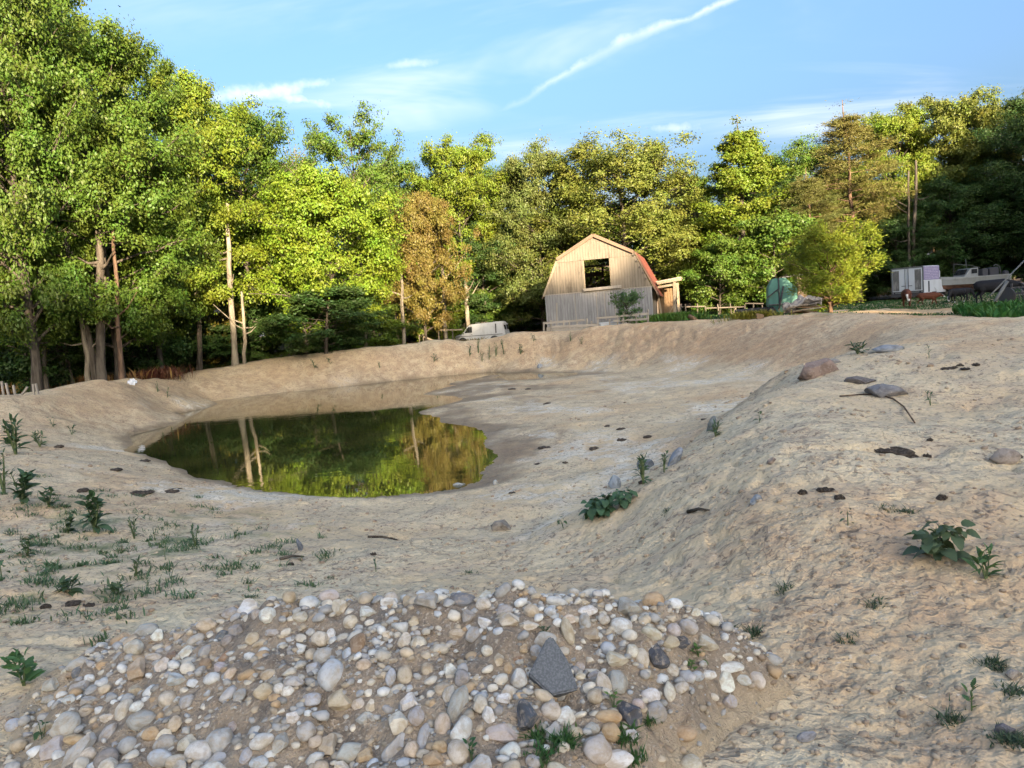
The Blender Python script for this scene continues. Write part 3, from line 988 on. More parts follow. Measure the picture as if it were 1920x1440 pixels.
def wheel(parent, loc, r_=0.33, w_=0.2, rot=(0, 0, 0), rim_mat=None):
    t_ = put('wheel', lathe_x([(r_ * .55, -w_ / 2), (r_ * .92, -w_ / 2), (r_, -w_ * .3), (r_, w_ * .3), (r_ * .92, w_ / 2), (r_ * .55, w_ / 2)]), M_RUBBER, parent, loc, rot, True)
    put('rim', lathe_x([(r_ * .2, -w_ * .56), (r_ * .56, -w_ * .52), (r_ * .56, w_ * .52), (r_ * .2, w_ * .56)]), rim_mat or M_GREYMETAL, t_, smooth=False)
    return t_


def paint(name, base, dirt, amount=0.5, rough=0.5, scale=2.0, streak=True, spec=0.4, metallic=0.0):
    m, t = new_mat(name)
    pos = t.n('ShaderNodeTexCoord').outputs['Object']
    v = t.scale_vec(pos, (1.0, 1.0, 0.3)) if streak else pos
    n1 = t.noise(v, scale, 5, 0.65, 0.2)
    n2 = t.noise(pos, scale * 6, 4, 0.7)
    col = t.mix(t.ramp(n1, 0.45, 0.75, 0, amount), base, dirt)
    col = t.mix(t.ramp(n2, 0.6, 0.75, 0, amount * 0.6), col, tuple(x * 0.6 for x in dirt))
    finish(t, col, t.ramp(n1, 0.3, 0.7, rough, min(1, rough + 0.25)), t.bump(n2, 0.15, 0.01), spec, metallic)
    return m


def timber(name, a, b, knots=0.4, groove=0.0, grain=(14, 14, 0.7), rough=0.85):
    """weathered wood with grain along local z, and optional sawn grooves across x"""
    m, t = new_mat(name)
    pos = t.n('ShaderNodeTexCoord').outputs['Object']
    oi = t.n('ShaderNodeObjectInfo').outputs['Random']
    pv = t.vmath('ADD', pos, t.vmath('MULTIPLY', (7.1, 3.3, 5.7), t.n('ShaderNodeCombineXYZ', ins={0: oi, 1: oi, 2: oi}).outputs[0]))
    g = t.noise(t.scale_vec(pv, grain), 1.0, 4, 0.7, 0.6)
    st = t.noise(t.scale_vec(pv, (1.0, 1.0, 0.35)), 1.4, 5, 0.65)
    col = t.mix(t.ramp(g, 0.3, 0.7), a, b)
    col = t.mix(t.ramp(st, 0.48, 0.72, 0, knots), col, tuple(x * 0.45 for x in a))
    col = t.mix(t.math('MULTIPLY', oi, 0.25), col, tuple(min(1, x * 1.25) for x in b))
    h = t.math('MULTIPLY', g, 0.5)
    if groove:
        sx = t.n('ShaderNodeSeparateXYZ')
        t.set(sx.inputs[0], pos)
        fr = t.math('FRACT', t.math('MULTIPLY', sx.outputs[0], 1 / groove))
        gr = t.ramp(t.math('ABSOLUTE', t.math('SUBTRACT', fr, 0.5)), 0.0, 0.07)
        col = t.mix(t.math('SUBTRACT', 1.0, gr), col, tuple(x * 0.4 for x in a))
        h = t.math('ADD', h, gr)
    finish(t, col, rough, t.bump(h, 0.5, 0.02), 0.2)
    return m


M_RUBBER = paint('tyre_rubber', (0.025, 0.025, 0.025), (0.12, 0.10, 0.08), 0.6, 0.8)
M_GREYMETAL = paint('grey_metal', (0.12, 0.125, 0.122), (0.09, 0.065, 0.045), 0.5, 0.5)
M_DARKMETAL = paint('dark_metal', (0.05, 0.05, 0.055), (0.12, 0.08, 0.05), 0.5, 0.6)
M_WHITEPAINT = paint('old_white_paint', (0.56, 0.56, 0.55), (0.30, 0.28, 0.25), 0.55, 0.4)
M_GLASS = paint('dark_glass', (0.02, 0.022, 0.025), (0.06, 0.06, 0.055), 0.4, 0.08)
M_PLYTAN = timber('tan_plywood', (0.135, 0.112, 0.084), (0.205, 0.172, 0.132), 0.8, 0.2)
M_PLYGREY = timber('grey_plywood', (0.15, 0.145, 0.145), (0.27, 0.26, 0.255), 0.6, 0.2)
M_BOARD = timber('weathered_board', (0.20, 0.175, 0.145), (0.33, 0.29, 0.24), 0.4)
M_ORANGEBOARD = timber('orange_board', (0.13, 0.08, 0.042), (0.19, 0.122, 0.068), 0.3)
M_PALEBOARD = timber('pale_board', (0.19, 0.15, 0.10), (0.27, 0.22, 0.155), 0.25)
M_POST = timber('old_post', (0.07, 0.058, 0.045), (0.14, 0.118, 0.092), 0.4)
M_DARKBOARD = timber('dark_board', (0.05, 0.04, 0.033), (0.12, 0.10, 0.085), 0.4)
M_REDROOF = paint('red_roof_metal', (0.16, 0.05, 0.034), (0.13, 0.065, 0.045), 0.6, 0.45, 1.5)
M_RUSTROOF = paint('rusty_roof_metal', (0.18, 0.12, 0.085), (0.13, 0.07, 0.045), 0.7, 0.6, 1.5)


def clip_poly(pts, lo, hi, k):
    """clip a convex outline to lo <= coordinate k <= hi"""
    for val, sgn in ((lo, 1), (hi, -1)):
        out = []
        for i in range(len(pts)):
            a, b = pts[i], pts[(i + 1) % len(pts)]
            da, db = sgn * (a[k] - val), sgn * (b[k] - val)
            if da >= 0:
                out.append(a)
            if (da >= 0) != (db >= 0):
                s = da / (da - db)
                out.append(tuple(a[q] + (b[q] - a[q]) * s for q in range(2)))
        pts = out
        if len(pts) < 3:
            return []
    return pts


# ------------------------------------------------------------------ barn
BY = 54.0
BW, BZ, BK, BKX, BP, BD = 7.7, 2.6, 5.1, 1.12, 6.55, 8.0
p = at_y(1026, 615, BY + 0.8)
barn = empty('barn', (p.x, BY + 0.8, 1.78), R(-15))
tag(barn, 'small weathered gambrel-roofed plywood barn with an open hay door and red right slope', 'barn')
OUT = [(0, 0), (BW, 0), (BW, BZ), (BW - BKX, BK), (BW / 2, BP), (BKX, BK), (0, BZ)]
g_ = 0.006


def panel(x0, x1, z0, z1, mat, y=0.0):
    pts = clip_poly(clip_poly(OUT, x0 + g_, x1 - g_, 0), z0 + g_, z1 - g_, 1)
    if len(pts) > 2:
        cx, cz_ = sum(q[0] for q in pts) / len(pts), sum(q[1] for q in pts) / len(pts)
        put('panel', poly_prism([(a - cx, b - cz_) for a, b in pts], -0.02, 0.02), mat, barn, (cx, y, cz_))


for k in range(6):
    panel(k * BW / 6, (k + 1) * BW / 6, 0.3, BZ, M_PLYGREY, 0.0)
for a, b in ((0, 1.27), (1.27, 2.95), (4.9, 6.2), (6.2, BW)):
    panel(a, b, BZ + 0.03, 4.86, M_PLYTAN, -0.045)
for a, b in ((0, 2.4), (2.4, 4.85), (4.85, BW)):
    panel(a, b, 4.86, BP, M_PLYTAN, -0.05)
box('sill_board', (BW + .1, .1, .3), (BW / 2, .02, .14), M_BOARD, barn)
box('drip_board', (BW + .08, .07, .06), (BW / 2, -.03, BZ + .015), M_BOARD, barn)
box('hay_door_sill', (2.7, .22, .2), (4.25, -.16, BZ + .17), M_BOARD, barn, (0, R(-1), 0))
for x in (2.98, 4.87):
    box('door_jamb', (.07, .1, 2.2), (x, .03, 3.8), M_PALEBOARD, barn)
box('door_header', (2.0, .1, .09), (3.92, .03, 4.9), M_PALEBOARD, barn)
# corner and cattle-wire battens on the lower wall
for x in (2.2, 3.75, 4.35, 5.05):
    box('batten', (.05, .03, 2.0), (x, -.04, 1.45), M_BOARD, barn, (0, R(rnd.uniform(-1, 1)), 0))
# roof slopes, ribbed sheets
def slope_sheet(name, x0, z0, x1, z1, y0, y1, mat, ribs=16):
    bm = bmesh.new()
    n = Vector((-(z1 - z0), 0, x1 - x0)).normalized()
    if n.z < 0: n = -n
    rows = []
    k = ribs * 4
    for i in range(k + 1):
        y = y0 + (y1 - y0) * i / k
        d = 0.025 if i % 4 == 0 else 0.0
        a, b = Vector((x0, y, z0)) + n * (d + .09), Vector((x1, y, z1)) + n * (d + .09)
        rows.append((bm.verts.new(a), bm.verts.new(b), bm.verts.new(b - n * .05), bm.verts.new(a - n * .05)))
    for A, B in zip(rows, rows[1:]):
        for q in range(4):
            bm.faces.new((A[q], A[(q + 1) % 4], B[(q + 1) % 4], B[q]))
    bm.faces.new(rows[0]); bm.faces.new(rows[-1][::-1])
    bmesh.ops.recalc_face_normals(bm, faces=bm.faces)
    return put(name, bm, mat, barn)


ro = slope_sheet('roof', BW + .5, BZ - .75, BW - BKX, BK, -.02, BD, M_REDROOF)
ro['label'] = 'red metal lower slope of the roof'
slope_sheet('roof', BW - BKX, BK, BW / 2, BP, -.28, BD, M_RUSTROOF)
slope_sheet('roof', -.12, BZ - .25, BKX, BK, -.05, BD, M_RUSTROOF)
slope_sheet('roof', BKX, BK, BW / 2, BP, -.28, BD, M_RUSTROOF)
# rake boards
def rake(x0, z0, x1, z1, y, mat):
    beam('rake_board', (x0, y, z0 + .03), (x1, y, z1 + .03), .05, mat, barn, .17)


M_RAKE = timber('rust_stained_board', (0.14, 0.088, 0.058), (0.22, 0.145, 0.10), 0.3)
rake(BKX - .02, BK - .05, BW / 2, BP - .06, -.25, M_RAKE)
rake(BW / 2, BP - .06, BW - BKX + .02, BK - .05, -.25, M_RAKE)
rake(-.08, BZ - .1, BKX, BK - .04, -.1, M_PALEBOARD)
for k in range(5):
    f = 0.08 + k * 0.17
    x, z = BW - BKX + BKX * f, BK + (BZ - BK) * f
    box('rafter_block', (.12, .14, .1), (x - .1, -.1, z - .02), M_DARKBOARD, barn, (0, R(60), 0))
beam('rake_board', (BW - BKX + .08, -.06, BK), (BW + .42, -.06, BZ - .62), .04, M_RAKE, barn, .1)
# inside: side walls, loft floor, beam, broken back wall
box('side_wall', (.06, BD - .1, BZ), (.05, BD / 2 + .05, BZ / 2), M_DARKBOARD, barn)
box('side_wall', (.06, BD * .55, BZ), (BW - .05, BD * .3, BZ / 2), M_BOARD, barn)
box('loft_floor', (BW - .2, BD - .2, .1), (BW / 2, BD / 2, BZ - .12), M_DARKBOARD, barn)
box('tie_beam', (BW - 1.6, .12, .14), (BW / 2, 2.6, 4.55), M_DARKBOARD, barn)
box('back_post', (.15, .15, 2.1), (3.3, BD - .2, 3.6), M_DARKBOARD, barn)
for k in range(5):
    z0 = BZ + .05 + k * .34
    if k in (2, 3):
        for xa, xb in ((0.5, 1.75), (2.05, 2.25), (2.55, 2.75), (3.0, 3.2)):
            sh = .12 * (k - 2)
            box('back_plank', (xb - xa, .05, .31), ((xa + xb) / 2 + sh, BD - .1, z0 + .17), M_DARKBOARD, barn, (0, R(-4), 0))
    else:
        box('back_plank', (2.8, .05, .34), (1.85, BD - .1, z0 + .17), M_DARKBOARD, barn)
for k in range(7):
    box('back_wall_board', (1.05, .05, BZ - .1), (.6 + k * 1.08, BD - .05, BZ / 2), M_DARKBOARD, barn)
# lean-to on the right side
lt = empty('lean_to', barn.location, R(-15))
tag(lt, 'open timber lean-to with orange boards against the right side of the barn', 'lean-to')
box('post', (.2, .2, 3.1), (9.15, 1.6, 1.3), M_PALEBOARD, lt, (0, R(2), 0))
box('post', (.18, .18, 2.9), (9.3, 4.6, 1.3), M_PALEBOARD, lt)
box('header_beam', (1.75, .18, .2), (8.85, 1.45, 2.92), M_PALEBOARD, lt, (0, R(-5), 0))
box('header_beam', (1.5, .14, .16), (8.75, 1.62, 2.62), M_PALEBOARD, lt, (0, R(-5), 0))
box('roof_deck', (1.8, 4.2, .06), (8.8, 3.6, 3.05), M_BOARD, lt, (0, R(-6), 0))
for k in range(6):
    box('wall_board', (.17, .03, 2.2), (7.95 + k * .185, 3.2, 1.35), M_ORANGEBOARD, lt, (0, R(rnd.uniform(-1.5, 1.5)), 0))
beam('brace', (8.3, 1.3, -.3), (8.0, 1.3, 2.1), .12, M_PALEBOARD, lt)
beam('brace', (8.3, 1.4, .0), (9.45, 1.4, 1.75), .12, M_PALEBOARD, lt, .05)
for k in range(4):
    box('block', (.42 + rnd.uniform(-.05, .05), .2, .17), (7.95 + rnd.uniform(-.05, .05), -.1, -.15 + k * .19), M_BOARD, lt, (0, 0, R(rnd.uniform(-12, 12))))

# ------------------------------------------------------------------ pen fence in front of the barn
fy = 47.5
fence = empty('pen_fence', (0, 0, 0))
tag(fence, 'rough grey stick fence standing in front of the barn', 'fence')
prev = None
for px, top, bot in [(1019, 604, 634), (1032, 600, 632), (1043, 568, 632), (1056, 600, 630), (1068, 600, 628), (1081, 603, 628), (1101, 597, 626),
                     (1110, 602, 625), (1120, 598, 624), (1144, 598, 622), (1157, 592, 620), (1168, 580, 618), (1192, 592, 616), (1214, 580, 612)]:
    a, b = at_y(px, bot, fy), at_y(px, top, fy)
    beam('post', (a.x, fy, a.z - .35), (b.x + rnd.uniform(-.05, .05), fy + rnd.uniform(-.05, .05), b.z), .085, M_BOARD, fence)
for (x0, y0_, x1, y1_) in [(1018, 606, 1096, 600), (1034, 613, 1120, 609), (1118, 597, 1214, 588), (1150, 602, 1215, 598), (1040, 621, 1118, 615)]:
    a, b = at_y(x0, y0_, fy - .07), at_y(x1, y1_, fy - .07)
    beam('rail', a, b, .05, M_BOARD, fence, .13)
# white tub between the fence and the barn
p = at_y(1146, 618, 49)
tub = empty('water_tub', (p.x, 49, p.z - .45))
tag(tub, 'white plastic stock tub behind the pen fence', 'tub')
M_TUB = paint('white_plastic', (0.66, 0.68, 0.72), (0.4, 0.38, 0.34), 0.4, 0.4)
bm = bmesh.new()
bmesh.ops.create_cube(bm, size=1)
bmesh.ops.scale(bm, vec=(1.5, .8, .95), verts=bm.verts)
for v in bm.verts:
    if v.co.z < 0: v.co.x *= .88; v.co.y *= .85
top_f = [f for f in bm.faces if f.normal.z > .9]
r_ = bmesh.ops.inset_region(bm, faces=top_f, thickness=.06)
bmesh.ops.translate(bm, verts=list({v for f in top_f for v in f.verts}), vec=(0, 0, -.5))
bmesh.ops.bevel(bm, geom=bm.edges[:], offset=.03, segments=2, affect='EDGES')
put('shell', bm, M_TUB, tub, (0, 0, .48))
box('rim', (1.62, .06, .06), (0, -.42, .94), M_TUB, tub)

# ------------------------------------------------------------------ old white van
p = at_y(903, 622, 66)
vg = 0.72
van = empty('cargo_van', (p.x, 66, vg), R(-13))
tag(van, 'old white windowless cargo van parked behind the far bank left of the barn', 'van')
VL, VW = 4.55, 1.85
side = [(-2.27, .45), (-2.3, .78), (-2.2, 1.0), (-1.55, 1.17), (-1.0, 1.78), (-.75, 1.93), (1.95, 2.02), (2.12, 1.9), (2.3, 1.2), (2.3, .42)]
bm = poly_prism(side, -VW / 2, VW / 2)
for v in bm.verts:                       # tumblehome
    if v.co.z > 1.2: v.co.y *= 1 - .12 * (v.co.z - 1.2)
bmesh.ops.bevel(bm, geom=bm.edges[:], offset=.06, segments=2, affect='EDGES')
put('body', bm, M_WHITEPAINT, van)
sy = -VW / 2
def side_patch(name, pts, mat, parent, dy):
    q = poly_prism(pts, -.012, .012)
    for v in q.verts:
        v.co.y += sy * (1 - .12 * max(0, v.co.z - 1.2)) - dy
    return put(name, q, mat, parent)


wnd = side_patch('window', [(-1.32, 1.22), (-.62, 1.22), (-.62, 1.72), (-.95, 1.72)], M_GLASS, van, .0)
dr = side_patch('door', [(-1.42, .5), (-.52, .5), (-.52, 1.16), (-1.42, 1.14)], M_WHITEPAINT, van, .004)
box('handle', (.14, .03, .03), (-.66, sy - .03, 1.05), M_DARKMETAL, dr)
side_patch('door', [(-.45, .5), (.6, .5), (.6, 1.82), (-.45, 1.79)], M_WHITEPAINT, van, .002)
side_patch('panel', [(.68, .95), (1.75, .97), (1.75, 1.84), (.68, 1.82)], M_WHITEPAINT, van, .004)
side_patch('vent', [(1.48, 1.05), (1.58, 1.05), (1.58, 1.85), (1.48, 1.85)], M_DARKMETAL, van, .02)
box('trim_strip', (4.2, .02, .05), (0, sy - .012, .93), M_GREYMETAL, van)
for x in (-1.5, 1.35):
    put('wheel_arch', lathe_x([(.42, -.02), (.42, .02)], 18), M_DARKMETAL, van, (x, sy - .002, .42))
    for s in (-1, 1):
        wheel(van, (x, s * (VW / 2 - .12), .34), .34, .2)
for y in (-.45, .45):
    d_ = box('rear_door', (.03, .82, 1.3), (2.29, y, 1.15), M_WHITEPAINT, van, (0, R(-9), 0))
    box('window', (.02, .6, .42), (.02, 0, .34), M_GLASS, d_)
for y in (-.62, .62):
    box('headlight', (.05, .22, .17), (-2.3, y, .85), M_GLASS, van)
box('front_bumper', (.12, 1.8, .16), (-2.33, 0, .5), M_GREYMETAL, van)
box('rear_bumper', (.12, 1.8, .14), (2.36, 0, .46), M_GREYMETAL, van)
box('windscreen', (.03, 1.35, .72), (-1.3, 0, 1.48), M_GLASS, van, (0, R(42), 0))
for x in (-.3, .5, 1.3):
    box('roof_rib', (.04, 1.5, .03), (x, 0, 2.02), M_WHITEPAINT, van)
box('roof_vent', (.4, .4, .1), (.35, -.3, 2.02), M_PALEBOARD, van)

# ------------------------------------------------------------------ box truck
p = at_y(1702, 556, 56)
tk = empty('box_truck', (p.x, 56, gz(p.x, 56) + .02), R(-55))
tag(tk, 'small white box truck with weathered rear doors and a purple side sign', 'truck')
TW, TL = 2.3, 2.45
M_DOORW = paint('chalky_white', (0.55, 0.57, 0.60), (0.36, 0.35, 0.34), 0.35, 0.5)
M_DOORDARK = paint('peeling_dark_panel', (0.13, 0.125, 0.12), (0.55, 0.53, 0.5), 0.55, 0.7, 3.0)
# body is built with its rear face at y=0 (towards the viewer) and its front away along +y
bm = poly_prism([(-TW / 2, .45), (TW / 2, .45), (TW / 2, 2.32), (TW / 2 - .05, 2.38), (-TW / 2 + .05, 2.38), (-TW / 2, 2.32)], 0, TL)
put('cargo_box', bm, M_DOORW, tk)
for s in (-1, 1):
    d_ = box('rear_door', (1.04, .05, 1.62), (s * .54, -.03, 1.42), M_DOORW, tk)
    box('faded_panel', (.46, .02, 1.5), (s * .27, -.03, .0), M_DOORDARK, d_)
    box('latch_bar', (.035, .03, 1.66), (-s * .42, -.045, 0), M_GREYMETAL, d_)
    box('handle', (.3, .03, .04), (-s * .3, -.05, -.42), M_DARKMETAL, d_)
    for z in (-.62, .1, .62):
        box('hinge', (.2, .025, .045), (s * .2, -.05, z), M_GREYMETAL, d_)
    box('tail_light', (.1, .04, .16), (s * .95, -.06, .52), M_DARKMETAL, tk)
for x in (-TW / 2, TW / 2):
    box('corner_post', (.07, .07, 1.9), (x, 0, 1.42), M_GREYMETAL, tk)
for z in (.56, 2.33):
    box('door_frame', (TW - .08, .06, .09), (0, -.015, z), M_GREYMETAL, tk)
box('rear_bumper', (TW + .02, .16, .28), (0, -.08, .34), M_DARKMETAL, tk)
# lower body and bonnet in front of the box, visible on the right
bm = bmesh.new()
prof = [(TL - 2.45, .36), (TL - 1.25, .36), (TL - 1.1, .62), (TL - .85, .74), (TL - .6, .62), (TL - .45, .36), (TL + .85, .36), (TL + .95, .6),
        (TL + 1.15, .74), (TL + 1.35, .62), (TL + 1.5, .4), (TL + 1.62, .6), (TL + 1.6, 1.0), (TL + 1.35, 1.22), (TL + .55, 1.26), (TL + .5, 1.3), (TL - 2.45, 1.3)]
A = [bm.verts.new((TW / 2 + .03, y, z)) for y, z in prof]
B = [bm.verts.new((-TW / 2 - .03, y, z)) for y, z in prof]
bm.faces.new(A); bm.faces.new(B[::-1])
for i in range(len(prof)):
    bm.faces.new((A[i], B[i], B[(i + 1) % len(prof)], A[(i + 1) % len(prof)]))
bmesh.ops.recalc_face_normals(bm, faces=bm.faces)
bmesh.ops.triangulate(bm, faces=[f for f in bm.faces if len(f.verts) > 6])
low = put('lower_body', bm, M_DOORW, tk)
for v in low.data.vertices:
    if v.co.y < .02: v.co.y = .02
box('cab', (TW - .3, .9, .75), (0, TL + .05, 1.62), M_DOORW, tk, bev=.05)
box('windscreen', (TW - .5, .05, .5), (0, TL + .52, 1.6), M_GLASS, tk, (R(-15), 0, 0))
m_, t_ = new_mat('purple_sign')
uvp = t_.n('ShaderNodeTexCoord').outputs['Object']
sx_ = t_.n('ShaderNodeSeparateXYZ'); t_.set(sx_.inputs[0], uvp)
fr_ = t_.math('FRACT', t_.math('MULTIPLY', sx_.outputs[2], 8.5))
rows_ = t_.math('MULTIPLY', t_.ramp(fr_, .5, .56), t_.ramp(t_.noise(t_.scale_vec(uvp, (1, 14, 8.5)), 1.0, 1, .5), .42, .5))
inside_ = t_.math('MULTIPLY', t_.ramp(t_.math('ABSOLUTE', sx_.outputs[2]), .48, .44), t_.ramp(t_.math('ABSOLUTE', sx_.outputs[1]), 1.05, 1.0))
finish(t_, t_.mix(t_.math('MULTIPLY', rows_, t_.math('MULTIPLY', inside_, .6)), t_.mix(t_.noise(uvp, 3, 4, .6), (.20, .17, .30), (.29, .25, .38)), (.58, .54, .66)), .6)
sg = box('side_sign', (.03, TL - .1, 1.02), (TW / 2 + .02, TL / 2, 1.83), m_, tk)
sg['label'] = 'purple printed sign with rows of small pale lettering'
box('sign_border', (.04, TL, .05), (TW / 2 + .02, TL / 2, 1.31), M_DOORW, tk)
box('side_vent', (.03, .16, .8), (TW / 2 + .045, .75, .85), M_DARKMETAL, tk)
for y in (TL - .85, TL + 1.15):
    for s in (-1, 1):
        wheel(tk, (s * (TW / 2 - .14), y, .36), .36, .22, (0, 0, R(90)))
box('headlight', (.2, .05, .16), (TW / 2 - .25, TL + 1.62, .85), M_GLASS, tk)
box('headlight', (.2, .05, .16), (-TW / 2 + .25, TL + 1.62, .85), M_GLASS, tk)

# ------------------------------------------------------------------ wrecked motor boat on its trailer
p = at_y(1820, 530, 57)
bt = empty('motor_boat', (p.x, 57, gz(p.x, 57)), R(184))
tag(bt, 'derelict white motorboat with a stripped cabin parked at the dark wood edge', 'boat')
M_HULL = paint('grey_white_hull', (0.27, 0.275, 0.265), (0.17, 0.16, 0.14), 0.6, 0.5)
M_KEEL = paint('brown_keel_paint', (0.17, 0.085, 0.06), (0.09, 0.06, 0.05), 0.6, 0.7)


def hull(z0, z1, mat, name, w0, w1):
    bm = bmesh.new()
    st = []
    for k in range(13):
        f = k / 12
        x = -2.5 + 5.3 * f
        wd = 1.05 * (1 - max(0, (f - .45) / .55) ** 2.2)
        rise = .35 * max(0, (f - .4) / .6) ** 2
        row = []
        for (ww, z) in ((w0, z0 + rise * (1 - z0)), (w1, z1 + rise * .5)):
            row += [(x, wd * ww, z), (x, -wd * ww, z)]
        st.append([bm.verts.new(q) for q in row])
    for A, B in zip(st, st[1:]):
        bm.faces.new((A[0], B[0], B[2], A[2]))
        bm.faces.new((A[1], A[3], B[3], B[1]))
        bm.faces.new((A[0], A[1], B[1], B[0]))
        bm.faces.new((A[2], B[2], B[3], A[3]))
    bm.faces.new((st[0][0], st[0][2], st[0][3], st[0][1]))
    bm.faces.new((st[-1][0], st[-1][1], st[-1][3], st[-1][2]))
    bmesh.ops.recalc_face_normals(bm, faces=bm.faces)
    return put(name, bm, mat, bt)


hull(.42, .78, M_KEEL, 'keel', .3, .86)
hull(.785, 1.25, M_HULL, 'hull', .87, 1.0)
hull(1.255, 1.33, M_HULL, 'gunwale', 1.03, 1.03)
bm = poly_prism([(-.1, 1.33), (1.0, 1.33), (.75, 1.62), (.5, 1.95), (-.1, 1.98)], -.7, .7)
put('cabin', bm, M_HULL, bt)
side_w = box('window', (.45, .02, .32), (.2, .715, 1.72), M_GLASS, bt)
box('windscreen', (.03, 1.2, .42), (.78, 0, 1.72), M_GLASS, bt, (0, R(-32), 0))
box('engine_cover', (.8, .9, .6), (-1.55, 0, 1.6), M_DARKMETAL, bt, (0, R(6), R(4)), .06)
box('seat', (.5, .5, .55), (-.75, .3, 1.58), M_DARKMETAL, bt, (0, 0, R(10)), .05)
box('seat', (.5, .5, .5), (-.8, -.4, 1.55), M_DARKMETAL, bt, (0, 0, R(-8)), .05)
pipe('rail_hoop', [(-1.9, .7, 1.3), (-1.8, .7, 1.95), (-1.5, .7, 2.1), (-1.3, .7, 2.0)], .03, M_GREYMETAL, bt)
pipe('bow_rail', [(1.7, .5, 1.35), (1.65, .5, 2.35), (.45, .5, 2.2), (-.4, .5, 1.95)], .022, M_GREYMETAL, bt)
pipe('aerial', [(.45, .2, 1.95), (.5, .2, 2.7)], .02, M_GREYMETAL, bt)
box('outboard_motor', (.35, .35, .8), (-2.75, 0, 1.2), M_DARKMETAL, bt, (0, R(-12), 0), .08)
box('trailer_beam', (4.6, .1, .1), (-.2, .4, .36), M_DARKMETAL, bt)
box('trailer_beam', (4.6, .1, .1), (-.2, -.4, .36), M_DARKMETAL, bt)
for s in (-1, 1):
    wheel(bt, (-.8, s * .85, .28), .28, .16)
for x in (-1.5, .9):
    box('trailer_cross', (.1, 1.2, .1), (x, 0, .45), M_DARKMETAL, bt)

# ------------------------------------------------------------------ green hopper on wheels
p = at_y(1464, 580, 47)
hp = empty('green_hopper', (p.x, 47, gz(p.x, 47)), R(-14))
tag(hp, 'green steel hopper machine on small wheels left of the cedar', 'machine')
M_GREEN = paint('green_machine_paint', (0.10, 0.25, 0.19), (0.08, 0.15, 0.12), 0.6, 0.5)
put('tank', poly_prism([(-.78, .62), (.95, .62), (.95, 1.55), (.25, 2.28), (-.45, 2.25), (-.72, 1.75)], -.6, .9), M_GREEN, hp)
put('lower_hopper', poly_prism([(-.7, .2), (.75, .2), (.9, .6), (-.76, .6)], -.5, .8), M_GREEN, hp)
box('belt_strip', (1.8, .04, .07), (.08, -.62, .66), M_GREYMETAL, hp)
beam('strut', (-.2, -.66, .25), (.15, -.66, 1.75), .09, M_DARKMETAL, hp)
beam('strut', (-.85, -.66, 1.1), (-.15, -.66, 1.6), .07, M_DARKMETAL, hp)
box('edge_post', (.07, .06, 1.65), (-.12, -.63, 1.45), M_DARKMETAL, hp)
beam('top_rail', (.25, -.5, 2.32), (1.7, -.3, 2.42), .06, M_GREYMETAL, hp)
beam('top_rail', (.25, .8, 2.32), (1.7, .7, 2.42), .06, M_GREYMETAL, hp)
box('side_bin', (.8, 1.2, 1.3), (1.4, .2, 1.6), M_RUSTROOF, hp)
beam('drawbar', (-.7, 0, .3), (-2.6, -.2, .3), .12, M_DARKMETAL, hp)
box('axle_frame', (2.4, .1, .22), (-1.6, -.3, .42), M_DARKMETAL, hp)
for x in (-.62, .6):
    for y in (-.62, .9):
        wheel(hp, (x, y, .27), .27, .17)

# ------------------------------------------------------------------ lumber heap beside the cedar
p = at_y(1503, 592, 37)
lp = empty('lumber_heap', (p.x, 37, gz(p.x, 37)), R(4))
tag(lp, 'heap of broken boards and crumpled sheeting beside the cedar trunk', 'lumber heap')
M_SHEET = paint('pale_tarp', (0.52, 0.46, 0.40), (0.38, 0.33, 0.28), 0.4, 0.6)
for k in range(15):
    L_ = rnd.uniform(.7, 1.7)
    box('board', (L_, rnd.uniform(.1, .22), .04), (rnd.uniform(-.45, .5), rnd.uniform(-.4, .4), .06 + .028 * k), rnd.choice([M_PALEBOARD, M_BOARD, M_ORANGEBOARD]), lp,
        (R(rnd.uniform(-8, 8)), R(rnd.uniform(-9, 9)), R(rnd.uniform(-40, 40))))
beam('board', (-1.05, -.5, .35), (.05, -.5, .5), .24, M_PALEBOARD, lp, .04)
beam('board', (-.75, -.6, .2), (.25, -.6, .28), .16, M_PALEBOARD, lp, .04)
n = 16
bm = bmesh.new()
gv = [[bm.verts.new((-.85 + 1.75 * i / n, -.5 + .95 * j / n, .52 + .16 * math.sin(i * .9 + j * .5) * (.4 + j / n) + .12 * math.sin(j * 1.1) + rnd.uniform(-.035, .035)
                     + .2 * math.exp(-((i - 10) / 5) ** 2) - .2 * (1 - i / n) ** 2)) for j in range(n + 1)] for i in range(n + 1)]
for i in range(n):
    for j in range(n):
        bm.faces.new((gv[i][j], gv[i + 1][j], gv[i + 1][j + 1], gv[i][j + 1]))
bmesh.ops.solidify(bm, geom=bm.faces[:], thickness=.012)
put('sheeting', bm, M_SHEET, lp, smooth=True)
p = at_y(1567, 584, 40.5)
gr = empty('metal_grate', (p.x, 40.5, gz(p.x, 40.5) + .15), R(8))
tag(gr, 'slatted dark metal grate lying right of the cedar trunk', 'grate')
for k in range(8):
    box('slat', (.06, .7, .05), (-.45 + k * .13, 0, .0), M_GREYMETAL, gr)
for y in (-.36, .36):
    box('side_bar', (1.05, .06, .07), (0, y, -.01), M_DARKMETAL, gr)
